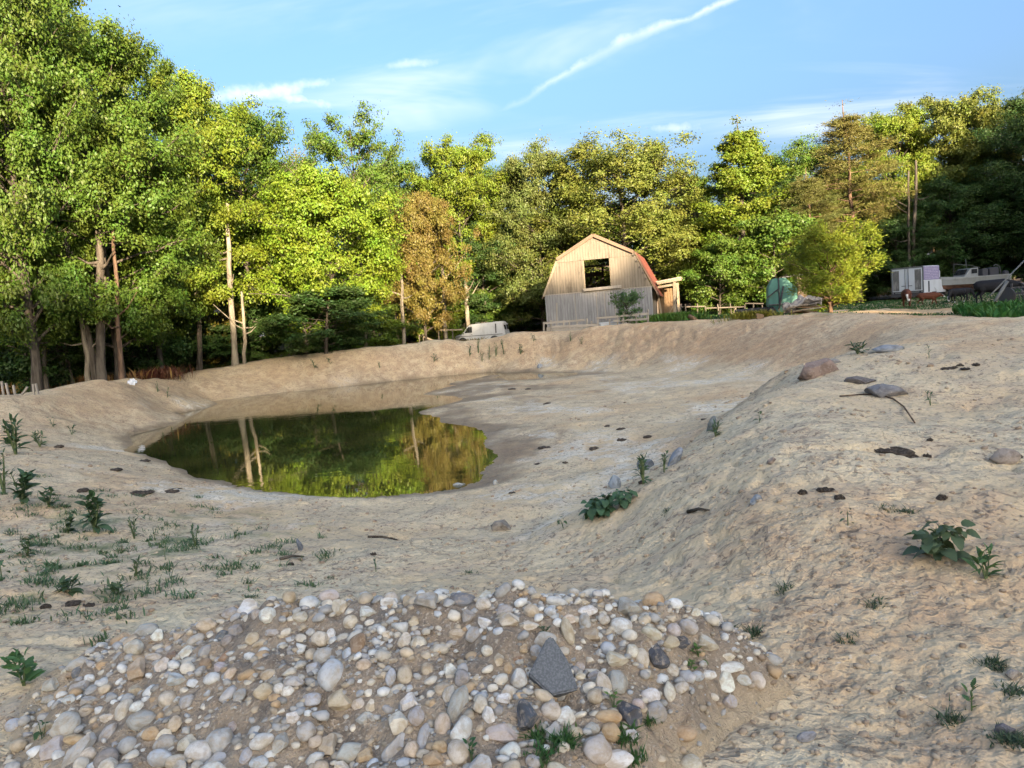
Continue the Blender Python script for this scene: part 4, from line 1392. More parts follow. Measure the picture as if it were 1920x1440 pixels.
# stray offcut on the crest, bent orange pipe
p = at_y(1425, 592, 33.2)
tag(box('plywood_scrap', (.35, .05, .28), (p.x, 33.2, gz(p.x, 33.2) + .1), M_ORANGEBOARD, None, (R(-25), R(12), R(10))), 'small tan plywood scrap on the bank crest left of the lumber heap', 'scrap')
p = at_y(1300, 598, 38.2)
tag(pipe('drain_pipe', [(p.x - .15, 38.4, p.z + .16), (p.x, 38.2, p.z + .05), (p.x + .2, 38.0, p.z - .2)], .11, M_ORANGEBOARD), 'bent orange-brown pipe end sticking out of the bank crest', 'pipe')
# rail fence far behind, right of the barn
rf = empty('field_fence', (0, 0, 0))
tag(rf, 'ragged low post fence in the grass right of the barn', 'fence')
for k, px in enumerate((1262, 1275, 1284, 1292, 1307, 1321, 1345, 1368, 1396, 1412, 1428)):
    Yf = 57 + .4 * math.sin(k * 2)
    b = at_y(px, 560 - .03 * (px - 1262) + rnd.uniform(-6, 6), Yf)
    zb = gz(b.x, Yf)
    beam('post', (b.x + rnd.uniform(-.1, .1), Yf, zb - .2), (b.x, Yf, zb + rnd.uniform(.6, 1.3)), .08, M_POST, rf)
for (x0, x1, hz) in ((1275, 1321, .95), (1321, 1396, .7), (1396, 1430, .8)):
    a, b = at_y(x0, 560, 57), at_y(x1, 555, 57)
    beam('rail', (a.x, 56.9, gz(a.x, 57) + hz), (b.x, 56.9, gz(b.x, 57) + hz + rnd.uniform(-.45, .2)), .04, M_POST, rf, .09)
# sunlit rail and posts left of the van
lf = empty('woodland_fence', (0, 0, 0))
tag(lf, 'sunlit broken rail fence in front of the trees left of the van', 'fence')
for px, top in ((786, 628), (793, 626), (800, 632), (822, 620), (848, 618)):
    b = at_y(px, top, 60)
    beam('post', (b.x, 60, b.z - 1.5), (b.x, 60, b.z), .09, M_POST, lf)
a, b = at_y(822, 619, 59.9), at_y(868, 618, 59.9)
beam('rail', a, b, .05, M_PALEBOARD, lf, .12)
a, b = at_y(786, 628, 59.9), at_y(822, 642, 59.9)
beam('rail', a, b, .05, M_PALEBOARD, lf, .12)
# leaning pole, guy wire and implement at the right edge
a, b = at_y(1860, 574, 40), at_y(1889, 527, 40)
pl = pipe('leaning_pole', [a - (b - a) * .15, b], .085, M_GREYMETAL)
tag(pl, 'thick grey pole leaning over the green weeds at the right', 'pole')
a, b = at_y(1886, 524, 40.3), at_y(1935, 474, 41)
tag(pipe('slanting_spar', [a - (b - a) * .6, b + (b - a) * .3], .04, M_GREYMETAL), 'thin grey spar slanting up to the right edge above the leaning pole', 'spar')
p = at_y(1918, 560, 43)
im = empty('hay_rake', (p.x, 43, gz(p.x, 43)), R(20))
tag(im, 'dark rusty farm implement with curved tines at the right edge', 'farm implement')
box('frame_bar', (2.4, .1, .1), (.2, 0, .95), M_DARKMETAL, im)
box('frame_bar', (2.2, .1, .1), (.1, .6, .6), M_DARKMETAL, im)
box('seat_post', (.1, .1, .8), (-.5, .3, .8), M_DARKMETAL, im)
for k in range(7):
    x = -.8 + k * .3
    pipe('tine', [(x, 0, .95), (x - .08, -.35, .75), (x - .1, -.45, .35), (x, -.3, .08)], .022, M_DARKMETAL, im, 6)
put('wheel', lathe_x([(.5, -.05), (.5, .05)], 24), M_DARKMETAL, im, (-1.0, .2, .5), (0, 0, R(90)))
p = at_y(1960, 548, 47)
tag(box('concrete_trough', (2.6, .9, .75), (p.x, 47, gz(p.x, 47) + .55), paint('stained_concrete', (.33, .28, .25), (.2, .15, .12), .6, .9), None, (0, 0, R(6)), .05), 'pinkish stained concrete trough behind the farm implement', 'trough')
# litter on the left bank, stakes
p = at_y(246, 712, 32)
bm = bmesh.new()
bmesh.ops.create_grid(bm, x_segments=6, y_segments=6, size=.16)
for v in bm.verts:
    v.co.z += .06 * math.sin(v.co.x * 23 + 1) + .05 * math.cos(v.co.y * 31) + rnd.uniform(-.02, .02)
bmesh.ops.solidify(bm, geom=bm.faces[:], thickness=.006)
tag(put('plastic_bag', bm, M_TUB, None, (p.x, 32, gz(p.x, 32) + .1), (R(50), R(20), 0)), 'crumpled white plastic litter on the crest of the left bank', 'litter')
for k, (px, top, lean_) in enumerate(((3, 715, 0), (11, 718, .06), (25, 722, .02), (62, 720, -.02), (67, 719, .05), (52, 728, -.45))):
    b = at_y(px, top, 26)
    zb = gz(b.x, 26)
    tag(beam('wooden_stake', (b.x + lean_, 26, zb - .2), (b.x, 26, max(b.z, zb + .3)), .06, M_BOARD),
        ['thin leaning stake at the far left edge of the bank', 'slanting stake second from the left picture edge', 'short thin stake left of the paired stakes',
         'left one of the paired grey stakes on the left bank', 'right one of the paired grey stakes on the left bank', 'stick leaning on the paired grey stakes'][k], 'stake', 'stakes on the left bank')
# ------------------------------------------------------------------ cattle


def sweep(bm, rings, sides=14):
    """closed skin through elliptic rings: (centre, half width, half height)"""
    P = np.array([r_[0] for r_ in rings], float)
    T = np.gradient(P, axis=0)
    T /= np.linalg.norm(T, axis=1, keepdims=True) + 1e-9
    prev, first = None, None
    for k, (c, wd, ht) in enumerate(rings):
        t = Vector(T[k])
        s = Vector((0, 1, 0)) if abs(t.y) < .9 else Vector((1, 0, 0))
        s = (s - t * s.dot(t)).normalized()
        u_ = t.cross(s)
        ring = [bm.verts.new(Vector(c) + s * (wd * math.cos(2 * math.pi * q / sides)) + u_ * (ht * math.sin(2 * math.pi * q / sides))) for q in range(sides)]
        if prev:
            for q in range(sides):
                bm.faces.new((prev[q], prev[(q + 1) % sides], ring[(q + 1) % sides], ring[q]))
        else:
            bm.faces.new(ring[::-1])
        prev = ring
    bm.faces.new(prev)


M_COAT, t_ = new_mat('cattle_coat')
at_ = t_.n('ShaderNodeAttribute', attribute_name='coat')
pz_ = t_.n('ShaderNodeTexCoord').outputs['Object']
finish(t_, t_.mix(t_.ramp(t_.noise(pz_, 9, 4, .6), .35, .7, 0, .35), at_.outputs['Color'], t_.mix(1.0, at_.outputs['Color'], (.5, .5, .5), 'MULTIPLY')), .75, None, .25)


def cow(name, loc, rz, size, coat, label, head=(1.25, 0, .75), muzzle=(1.45, 0, .4), white=None, legs=(0, 0, 0, 0), cat='cow', tail_out=0.0):
    """x is forward; head and muzzle give the pose; legs: fore-aft swing of each foot"""
    bm = bmesh.new()
    body = [((-.93, 0, 1.08), .08, .12), ((-.86, 0, 1.06), .22, .25), ((-.62, 0, 1.04), .29, .31), ((-.3, 0, 1.0), .34, .35), ((.05, 0, .97), .36, .38),
            ((.38, 0, .98), .32, .38), ((.62, 0, 1.02), .26, .34), ((.82, 0, 1.03), .17, .25)]
    hx = Vector(head)
    mz = Vector(muzzle)
    nb = Vector((.8, 0, 1.05))
    body += [(tuple(nb.lerp(hx, .35)), .14, .22), (tuple(nb.lerp(hx, .7)), .125, .17), (tuple(nb.lerp(hx, .95)), .12, .14)]
    sweep(bm, body)
    d_ = (mz - hx)
    sweep(bm, [(tuple(hx - d_ * .12), .07, .07), (tuple(hx), .13, .13), (tuple(hx + d_ * .3), .125, .135), (tuple(hx + d_ * .6), .09, .1), (tuple(hx + d_ * .88), .085, .085), (tuple(mz), .07, .06)])
    side_ = Vector((0, 1, 0))
    for s in (-1, 1):
        e0 = hx + side_ * s * .1 + Vector((-.02, 0, .05))
        sweep(bm, [(tuple(e0), .035, .035), (tuple(e0 + Vector((-.02, s * .12, .01))), .06, .035), (tuple(e0 + Vector((-.03, s * .22, -.02))), .02, .015)], 8)
    for k, (x, s) in enumerate(((.5, 1), (.5, -1), (-.62, 1), (-.62, -1))):
        sw = legs[k]
        y = s * .19
        if x > 0:
            sweep(bm, [((x, y * .8, 1.0), .12, .17), ((x + sw * .3, y, .75), .105, .125), ((x + sw * .55, y, .48), .068, .072), ((x + sw * .8, y, .28), .048, .05),
                       ((x + sw, y, .1), .05, .055), ((x + sw + .03, y, .0), .065, .075)], 10)
        else:
            sweep(bm, [((x, y * .8, 1.05), .15, .24), ((x + .1 + sw * .2, y, .8), .125, .19), ((x + .02 + sw * .4, y, .62), .075, .1), ((x - .1 + sw * .6, y, .48), .055, .065),
                       ((x - .06 + sw * .85, y, .25), .045, .048), ((x - .04 + sw, y, .09), .05, .052), ((x + sw, y, .0), .062, .072)], 10)
    sweep(bm, [((-.9, 0, 1.2), .035, .035), ((-1.0 - tail_out * .3, 0, 1.1), .03, .03), ((-1.04 - tail_out * .6, 0, .8), .024, .024), ((-1.04 - tail_out, 0, .5), .03, .03), ((-1.04 - tail_out * 1.1, 0, .32), .02, .02)], 8)
    me = bpy.data.meshes.new(name)
    bm.to_mesh(me); bm.free()
    tmp = bpy.data.objects.new('tmp_cow', me)
    COL.objects.link(tmp)
    rm = tmp.modifiers.new('r', 'REMESH'); rm.mode = 'VOXEL'; rm.voxel_size = .032; rm.use_smooth_shade = True
    sm = tmp.modifiers.new('s', 'SMOOTH'); sm.iterations = 3; sm.factor = .5
    dg = bpy.context.evaluated_depsgraph_get()
    m2 = bpy.data.meshes.new_from_object(tmp.evaluated_get(dg))
    m2.name = name
    bpy.data.objects.remove(tmp)
    n_ = len(m2.vertices)
    co = np.zeros(n_ * 3, np.float32)
    m2.vertices.foreach_get('co', co)
    co = co.reshape(-1, 3)
    colr = np.tile(np.array(coat + (1,), np.float32), (n_, 1))
    hv, mv = np.array(hx), np.array(mz)
    if white:
        tt = ((co - hv) @ (mv - hv)) / ((mv - hv) @ (mv - hv))
        near_ = np.linalg.norm(co - (hv + np.clip(tt, 0, 1.1)[:, None] * (mv - hv)), axis=1)
        wm = (near_ < .17) & (tt > -.05) & ((np.abs(co[:, 1]) < .075) | (tt > .72))
        colr[wm] = (.78, .75, .70, 1)
        if 'belly' in white:
            colr[(co[:, 2] < .16)] = (.7, .68, .63, 1)
    colr[(co[:, 2] < .05)] = (.05, .045, .04, 1)
    a = m2.color_attributes.new('coat', 'FLOAT_COLOR', 'POINT')
    a.data.foreach_set('color', colr.ravel())
    m2.polygons.foreach_set('use_smooth', np.ones(len(m2.polygons), bool))
    m2.materials.clear()
    root = empty(name, loc, rz)
    root.scale = (size, size, size)
    tag(root, label, cat)
    link('body', m2, M_COAT, root)
    for s in (-1, 1):
        ep = hx + d_ * .22 + Vector((0.03, s * .115, .03))
        bm = bmesh.new()
        bmesh.ops.create_uvsphere(bm, u_segments=8, v_segments=6, radius=.022)
        put('eye', bm, M_GLASS, root, ep, smooth=True)
    return root


def on_field(px, py, Y):
    q = at_y(px, py, Y)
    return (q.x, Y, gz(q.x, Y))


cow('brown_cow', on_field(1700, 572, 46), R(-116), .86, (.10, .034, .018), 'red-brown cow with a white face walking towards the viewer', (1.12, .04, .92), (1.28, .1, .48), 'face', (.1, -.15, .05, -.1))
cow('brown_calf', on_field(1741, 570, 47), R(-25), .62, (.12, .04, .02), 'small red-brown calf walking in front of the box truck', (1.18, 0, 1.0), (1.4, -.08, .78), 'face', (.25, -.22, -.3, .2), 'calf')
cow('black_calf', on_field(1795, 570, 47), R(200), .68, (.014, .013, .015), 'black calf with a white face grazing head down', (1.1, .05, .62), (1.2, .1, .2), 'face belly', (.05, -.12, .06, -.1), 'calf', .35)
cow('black_calf', on_field(1803, 569, 48.6), R(-20), .62, (.014, .013, .015), 'black calf partly hidden behind the grazing white-faced calf', (1.1, 0, .62), (1.2, 0, .2), None, (.1, -.1, .1, 0), 'calf')
cow('black_cow', on_field(1862, 570, 45), R(-18), 1.06, (.013, .013, .016), 'large black cow standing at the right behind the leaning pole', (1.35, 0, .95), (1.6, 0, .6), None, (.05, -.05, -.1, .1), 'cow', .12)

# ------------------------------------------------------------------ cedar, shrub, single trunks
PROTO['cedar'] = make_tree('cedar_tree', 31, 4.0, 2.0, 0.13, 'broad', 60, 42000, 0.075, 0.24, 0.1, 0.01, 0.75, 0.34, M_PINEBARK, M_NEEDLE, 5, 0.8, needle=True)
tree_at('cedar', 1556, 434, 40, 148, (0.145, 0.185, 0.015), 'sunlit yellow-green cedar standing alone beside the lumber heap', mid=560)
PROTO['shrub'] = make_tree('shrub', 32, 2.0, 1.0, 0.25, 'round', 26, 2600, 0.075, 0.4, 0.03, 0.05, 0.7, 0.28)
q = at_y(1175, 580, 47.9)
plant_tree('shrub', q.x, 47.9, 2.25, 0.95, (.07, .13, .045), 'leafy green shrub in front of the barn wall', 'shrub')


def lone_trunk(name, px0, py0, px1, py1, Y, wpx, mat, label, limbs=3, seed=0, more=2.5):
    rs = random.Random(seed)
    a, b = at_y(px0, py0, Y), at_y(px1, py1, Y)
    a.z = min(a.z, gz(a.x, Y)) - .25
    v = b - a
    r0 = wpx / FPX * Y / 2
    pts, rad = [], []
    tot = 1 + more / max(v.length, .1)
    for k in range(9):
        f = k / 8 * tot
        pts.append(a + v * f + Vector((rs.uniform(-.06, .06), rs.uniform(-.06, .06), 0)) * (k > 0))
        rad.append(r0 * (1.35 if k == 0 else 1.0 - .45 * k / 8))
    paths = [(np.array([tuple(p_) for p_ in pts]), np.array(rad))]
    for k in range(limbs):
        f = rs.uniform(.35, .98)
        s0 = a + v * f
        az = rs.uniform(0, 6.28)
        L_ = rs.uniform(.7, 2.2)
        e_ = s0 + Vector((math.cos(az) * L_, math.sin(az) * L_ * .6, rs.uniform(.1, .9) * L_))
        m_ = (s0 + e_) / 2 + Vector((0, 0, -.12 * L_))
        paths.append((np.array([tuple(s0), tuple(m_), tuple(e_)]), np.array([r0 * .38, r0 * .25, .012])))
    V, F = tubes(paths, 9)
    root = empty(name, a)
    V = V - np.array(tuple(a))
    link('trunk', np_mesh(name + '_trunk', V, F, True, mat), parent=root)
    tag(root, label, 'tree trunk')
    return root


TR = [(188, 710, 186, 470, 33, 18, M_BARK, 'thick straight grey trunk in the middle of the left trunk cluster'),
      (183, 712, 150, 570, 33.4, 17, M_BARK, 'thick trunk leaning left against the straight grey trunk'),
      (168, 712, 152, 600, 33.2, 10, M_PALEBARK, 'thin sun-flecked trunk left of the leaning thick trunk'),
      (228, 708, 219, 560, 33, 10, M_PINEBARK, 'reddish straight trunk with broken twigs right of the trunk cluster'),
      (138, 716, 112, 590, 35, 8, M_BARK, 'slim dark trunk leaning left in the left wood'),
      (120, 720, 100, 600, 35.5, 9, M_BARK, 'leaning trunk left of the slim dark one in the left wood'),
      (88, 735, 80, 620, 33, 9, M_BARK, 'dark upright trunk near the left edge of the wood'),
      (441, 690, 426, 395, 42, 12, M_PALEBARK, 'tall pale sunlit trunk standing clear of the dark wood'),
      (459, 690, 456, 560, 42.2, 8, M_PALEBARK, 'short pale trunk beside the tall pale sunlit trunk'),
      (578, 680, 568, 585, 44.2, 9, M_BARK, 'grey trunk of the bright spreading tree above the far bank'),
      (757, 660, 752, 520, 49, 8, M_PALEBARK, 'pale trunk below the right edge of the bright spreading tree'),
      (686, 665, 686, 630, 48, 9, M_PALEBARK, 'stubby pale stump on the far bank crest'),
      (836, 650, 828, 455, 61, 9, M_PALEBARK, 'pale trunk under the orange-brown tree just left of the van'),
      (880, 640, 868, 450, 69, 9, M_PALEBARK, 'pale bare-limbed trunk right above the van'),
      (1374, 560, 1386, 455, 61, 8, M_PALEBARK, 'pale snapped dead trunk leaning right behind the field fence'),
      (1703, 540, 1703, 330, 62, 6, M_BARK, 'thin pale trunk rising behind the box truck, left one of two'),
      (1709, 540, 1718, 310, 62.4, 8, M_BARK, 'pale bare trunk with broken limbs behind the box truck, right one of two')]
for k, q in enumerate(TR):
    lone_trunk('tree_trunk', *q, limbs=0 if q[1] - q[3] < 60 else 4, seed=k, more=3.0 if q[4] < 40 else 0.4)

# ------------------------------------------------------------------ weeds
M_WEED = leaf_material('weed_leaf', 0.25, 0.55)
M_STEM = paint('weed_stem', (.10, .13, .05), (.12, .09, .05), .4, .7)


def leaf_mesh(name, wd, fold=.25, droop=.35, teeth=0.0, n=6):
    """a leaf of length 1 along +x with a folded midrib and a drooping tip"""
    bm = bmesh.new()
    rows = []
    for i in range(n + 1):
        f = i / n
        w_ = wd * math.sin(math.pi * min(1, f * .93 + .07)) ** .75 * (1 - .35 * f) * (1 + teeth * (1 if i % 2 else -1))
        if i == n: w_ = .0
        z = -.0 + .18 * f - droop * f * f
        rows.append([bm.verts.new((f, s * w_, z + abs(s) * w_ * fold)) for s in (-1, 0, 1)])
    for A, B in zip(rows, rows[1:]):
        for q in range(2):
            bm.faces.new((A[q], A[q + 1], B[q + 1], B[q]))
    me = bpy.data.meshes.new(name)
    for f in bm.faces: f.smooth = True
    bm.to_mesh(me); bm.free()
    me.materials.append(M_WEED)
    return me


LEAF = {'lance': leaf_mesh('lance_leaf', .17, .3, .4), 'ovate': leaf_mesh('ovate_leaf', .33, .2, .5), 'heart': leaf_mesh('heart_leaf', .48, .15, .55, .06, 8),
        'tooth': leaf_mesh('tooth_leaf', .28, .25, .25, .16, 9)}


def surface_hit(px, py, surf=None, z0=1.3):
    """first point of the ground (or of another height function) under an image point"""
    d = ray(px, py)
    o = Vector((0, 0, CAM_H))
    f = surf or gz
    lo, t = 0.5, 0.5
    step = .05
    while t < 90:
        q = o + d * t
        if q.z < f(q.x, q.y):
            lo, hi = t - step, t
            for _ in range(12):
                m_ = (lo + hi) / 2
                q = o + d * m_
                if q.z < f(q.x, q.y): hi = m_
                else: lo = m_
            return o + d * hi
        step = max(.05, t * .02)
        t += step
    return at_z(px, py, z0)


def weed(name, px, py, hpx, wpx, leaf, label, n=14, stems=1, color=(.05, .115, .055), cat='weed', group='weeds on the dry clay', seed=0, surf=None, parts=True, dy=0):
    rs = random.Random(seed * 13 + 5)
    c = surface_hit(px, py, surf)
    D_ = c.y
    Hm, Wm = hpx / FPX * D_, wpx / FPX * D_ / 2
    root = empty(name, c)
    tag(root, label, cat, group)
    paths, leaves = [], []
    for s in range(stems):
        az = rs.uniform(0, 6.28)
        lean_ = Vector((math.cos(az), math.sin(az), 0)) * (Wm * .45 * (stems > 1))
        hs = Hm * rs.uniform(.75, 1.0)
        pts = [Vector((0, 0, -.02)), lean_ * .4 + Vector((0, 0, hs * .4)), lean_ * .8 + Vector((0, 0, hs * .75)), lean_ + Vector((rs.uniform(-.1, .1) * hs, 0, hs * .96))]
        paths.append((np.array([tuple(p_) for p_ in pts]), np.array([.03, .024, .017, .008]) * max(.09, Hm)))
        for k in range(n // stems):
            f = .15 + .85 * k / max(1, n // stems - 1)
            i_ = min(2, int(f * 3)); fr = f * 3 - i_
            p_ = pts[i_].lerp(pts[i_ + 1], fr)
            a2 = k * 2.4 + rs.uniform(-1.1, 1.1)
            L_ = Wm * (.95 - .35 * f) * rs.uniform(.45, 1.15)
            p_ = p_ + Vector((math.cos(a2), math.sin(a2), .25)) * (L_ * rs.uniform(0, .35))
            pit_ = R(rs.uniform(-15, 38)) if leaf == 'heart' else R(-15 - 30 * f + rs.uniform(-30, 30))
            if leaf == 'heart':
                L_ *= .8
                p_ = p_ + Vector((math.cos(a2), math.sin(a2), .1)) * (Wm * rs.uniform(.05, .45))
            leaves.append((p_, a2, L_, pit_, R(rs.uniform(-35, 35))))
    V, F = tubes(paths, 5)
    link('stem', np_mesh('stem', V, F, True, M_STEM), parent=root)
    if parts:
        for p_, a2, L_, pit, rl in leaves:
            o = link('leaf', LEAF[leaf], None, root, p_, (rl, pit, a2), (L_, L_, L_))
            v = rs.uniform(.8, 1.25)
            o.color = (color[0] * v, color[1] * v, color[2] * v, 1)
    else:
        src = LEAF[leaf]
        LV = np.array([v.co for v in src.vertices]); LF = np.array([p_.vertices[:] for p_ in src.polygons])
        vv, ff = [], []
        for k, (p_, a2, L_, pit, rl) in enumerate(leaves):
            M_ = np.array(Matrix.LocRotScale(p_, Vector((rl, pit, a2)) and __import__('mathutils').Euler((rl, pit, a2)), Vector((L_, L_, L_))))
            vv.append(LV @ M_[:3, :3].T + M_[:3, 3]); ff.append(LF + k * len(LV))
        o = link('foliage', np_mesh('foliage', np.concatenate(vv), np.concatenate(ff), True, M_WEED), parent=root)
        o.color = color + (1,)
    return root


WD = [  # px, py(base), height, width, leaf, n, stems, label
    (1760, 1050, 78, 110, 'heart', 22, 3, 'big broad-leaved dark green weed on the right slope'),
    (1850, 1085, 55, 85, 'lance', 12, 1, 'pale green lance-leaved seedling right of the big broad-leaved weed'),
    (1590, 985, 42, 38, 'heart', 6, 1, 'small round-leaved sprout on the right slope'),
    (1822, 1332, 58, 62, 'tooth', 9, 1, 'toothed four-leaved nettle seedling at the lower right'),
    (178, 998, 75, 68, 'ovate', 26, 1, 'tallest bushy weed in the left weed patch'),
    (42, 945, 66, 62, 'ovate', 24, 3, 'dense dark weed left of the tallest bushy weed'),
    (8, 925, 85, 45, 'lance', 16, 1, 'tall thin-leaved weed at the left picture edge'),
    (92, 950, 36, 42, 'ovate', 14, 2, 'low dark weed between the dense weed and the tallest weed'),
    (30, 852, 70, 62, 'lance', 30, 4, 'feathery weed clump on the slope at far left'),
    (75, 838, 30, 40, 'lance', 14, 3, 'small feathery weed right of the far left clump'),
    (52, 1042, 36, 42, 'ovate', 12, 1, 'small bushy weed low in the left patch'),
    (4, 1088, 44, 50, 'heart', 8, 1, 'broad leaf weed cut by the left picture edge'),
    (252, 1010, 44, 32, 'lance', 16, 2, 'narrow upright weed right of the tallest bushy weed'),
    (290, 1012, 28, 22, 'lance', 9, 1, 'tiny upright weed in the left patch'),
    (366, 1024, 40, 36, 'lance', 14, 2, 'spiky weed at the right end of the left patch'),
    (440, 1010, 26, 32, 'lance', 10, 2, 'small faint weed right of the spiky weed'),
    (128, 1000, 34, 40, 'ovate', 12, 2, 'low spreading weed left of the tallest bushy weed'),
    (310, 1050, 26, 24, 'lance', 8, 1, 'thin seedling below the spiky weed'),
    (255, 1080, 34, 40, 'lance', 12, 2, 'lance-leaved weed in the lower left patch'),
    (320, 1085, 30, 36, 'lance', 10, 2, 'low weed at the lower right of the left patch'),
    (278, 1105, 30, 24, 'ovate', 8, 1, 'round little weed above the gravel heap'),
    (220, 1115, 22, 60, 'lance', 14, 3, 'sprawling low weed near the dark dung crumbs'),
    (130, 1112, 24, 60, 'ovate', 14, 3, 'sprawling green weed at the left above the heap'),
    (705, 1072, 34, 34, 'lance', 7, 1, 'single seedling on bare clay above the gravel heap'),
    (45, 1285, 62, 86, 'tooth', 14, 2, 'toothed nettle seedling at the left end of the gravel heap'),
    (1120, 968, 40, 72, 'heart', 34, 5, 'dark creeping vine clump at the foot of the right bank'),
    (1165, 950, 32, 60, 'heart', 22, 4, 'creeping vine beside the grey stone on the right bank'),
    (1057, 990, 22, 34, 'heart', 8, 2, 'small vine tuft left of the creeping vine clump'),
    (1207, 908, 62, 44, 'lance', 22, 3, 'feathery dark weed on the lip of the right bank'),
    (1245, 885, 40, 32, 'lance', 14, 2, 'second feathery weed right of the lip weed'),
    (1424, 792, 26, 24, 'ovate', 9, 1, 'little weed near the crest of the right bank'),
    (1342, 818, 28, 42, 'lance', 14, 3, 'sparse weed by the small stone on the right bank'),
    (1745, 760, 28, 34, 'lance', 10, 2, 'faint weed at the right of the flat boulder'),
    (1742, 672, 26, 22, 'lance', 10, 1, 'small weed beyond the boulders on the right plateau'),
    (1608, 664, 22, 44, 'lance', 14, 3, 'low weed on the basin rim behind the brown boulder'),
]
for k, (px, py, hh, ww, lf_, n_, st_, lab) in enumerate(WD):
    pale_ = k in (1, 3, 24)
    weed('weed', px, py, hh, ww * (1.0 if n_ < 12 else .9), lf_, lab, n_ if n_ < 12 else int(n_ * 3.0), st_ if n_ < 12 else st_ + 3, (.085, .165, .06) if pale_ else (.065, .118, .058) if k % 3 else (.085, .13, .065), seed=k)
BK_ = [(881, 668, 22, 14, 'leafy weed low on the far bank, leftmost of its row'), (897, 662, 30, 12, 'slim weed on the far bank below the van'), (904, 678, 20, 14, 'squat weed at the bottom of the far bank row'),
       (917, 674, 30, 14, 'weed between the squat ones on the far bank'), (930, 668, 26, 15, 'bushy weed below the rear of the van'), (945, 664, 28, 18, 'darkest weed of the row on the far bank'),
       (976, 664, 22, 24, 'pale grey-green weed right of the far bank row'), (1001, 640, 16, 16, 'weed at the crest left of the barn fence'), (814, 678, 16, 18, 'low weed alone on the far bank left of the row'),
       (1070, 640, 18, 10, 'tiny weed on the bank in front of the barn'), (1090, 645, 14, 14, 'faint weed on the bank right below the barn'), (296, 735, 20, 12, 'weed on the left bank below the litter'),
       (314, 745, 20, 14, 'weed right of the one below the litter on the left bank'), (590, 690, 16, 16, 'small weed on the bank left of centre'), (712, 690, 14, 10, 'tiny weed on the bank above the water'),
       (620, 683, 12, 20, 'creeping weed near the crest left of centre'), (100, 800, 18, 24, 'low weed on the slope left of the pond'), (135, 815, 22, 20, 'upright weed on the slope left of the pond')]
for k, (px, py, hh, ww, lab) in enumerate(BK_):
    weed('weed', px, py, hh, ww, 'lance', lab, 16, 3, (.045, .095, .045), seed=70 + k, parts=False)


def blade_patch(name, label, pts, hgt, wd, color, lean_=.35, kind='stuff', leaf_aspect=None, seed=1, cat=None):
    """grass or low herbs that nobody could count, one object"""
    rs = np.random.RandomState(seed)
    n_ = len(pts)
    base = np.array(pts, float)
    h_ = hgt * rs.uniform(.4, 1.2, n_)
    az = rs.uniform(0, 6.28, n_)
    ln = h_ * rs.uniform(0, 1, n_) * lean_ * 2
    tip = base + np.stack([np.cos(az) * ln, np.sin(az) * ln, h_], 1)
    mid_ = base * .45 + tip * .55 + np.stack([-np.cos(az) * ln * .15, -np.sin(az) * ln * .15, h_ * .08], 1)
    sd = np.stack([-np.sin(az + rs.normal(0, .6, n_)), np.cos(az), np.zeros(n_)], 1) * (wd * rs.uniform(.6, 1.3, n_))[:, None]
    V = np.stack([base, mid_ - sd, tip, mid_ + sd], 1).reshape(-1, 3)
    o = link(name, np_mesh(name, V, np.arange(4 * n_).reshape(-1, 4), False, M_WEED))
    o.color = color + (1,)
    tag(o, label, cat, None, kind)
    return o


def scatter(n_, cx, cy_, rx, ry, rs, thr=None, fs=.8):
    x = cx + rs.normal(0, rx, n_); y = cy_ + rs.normal(0, ry, n_)
    if thr is not None:
        k_ = fbm(x * fs, y * fs, 3) > thr
        x, y = x[k_], y[k_]
    return np.stack([x, y, ground(x, y) - .02], 1)


rsg = np.random.RandomState(8)
# green weeds at the right edge
gx_, gy_ = rsg.uniform(14, 30, 30000), rsg.uniform(22.5, 37, 30000)
k_ = (gx_ / gy_ > .622 + .02 * fbm(gx_ * .5, gy_ * .5, 3) - .004 * (gy_ - 30)) & (gx_ / gy_ < .76) & (gy_ > 24.5 + .8 * fbm(gx_ * .7, gy_ * .7, 2))
gp = np.stack([gx_[k_], gy_[k_], ground(gx_[k_], gy_[k_]) - .02], 1)
gp[:, 2] += rsg.uniform(0, .4, len(gp)) * (0.5 + 0.5 * np.clip(fbm(gp[:, 0] * .8, gp[:, 1] * .8, 2), -1, 1))
blade_patch('green_weeds', 'lush green weeds at the right edge below the leaning pole', gp, .34, .05, (.05, .135, .03), .5)
# field grass
gx_, gy_ = rsg.uniform(-6, 50, 60000), rsg.uniform(33, 64, 60000)
tn_ = gx_ / gy_
gr_ = sstep(np.hypot(gx_, gy_) + 4 * fbm(gx_ * .15, gy_ * .15, 3), 47, 51)
rg_ = sstep(gx_ + 3 * fbm(gx_ * .12 + 8, gy_ * .12, 4), 11, 15) * sstep(tn_, .38, .43)
trk_ = 1 - sstep(np.abs(gy_ - (39.5 - .12 * (gx_ - 20)) - 2.5 * fbm(gx_ * .15, gy_ * .15 + 3, 2)), 3.0, 5.5)
pk_ = rsg.uniform(0, 1, 60000) < np.maximum(gr_, rg_ * (1 - trk_))
gp = np.stack([gx_[pk_], gy_[pk_], ground(gx_[pk_], gy_[pk_]) - .02], 1)
blade_patch('field_grass', 'dark green rough grass of the field behind the basin', gp, .14, .03, (.045, .105, .03), .7, seed=2)
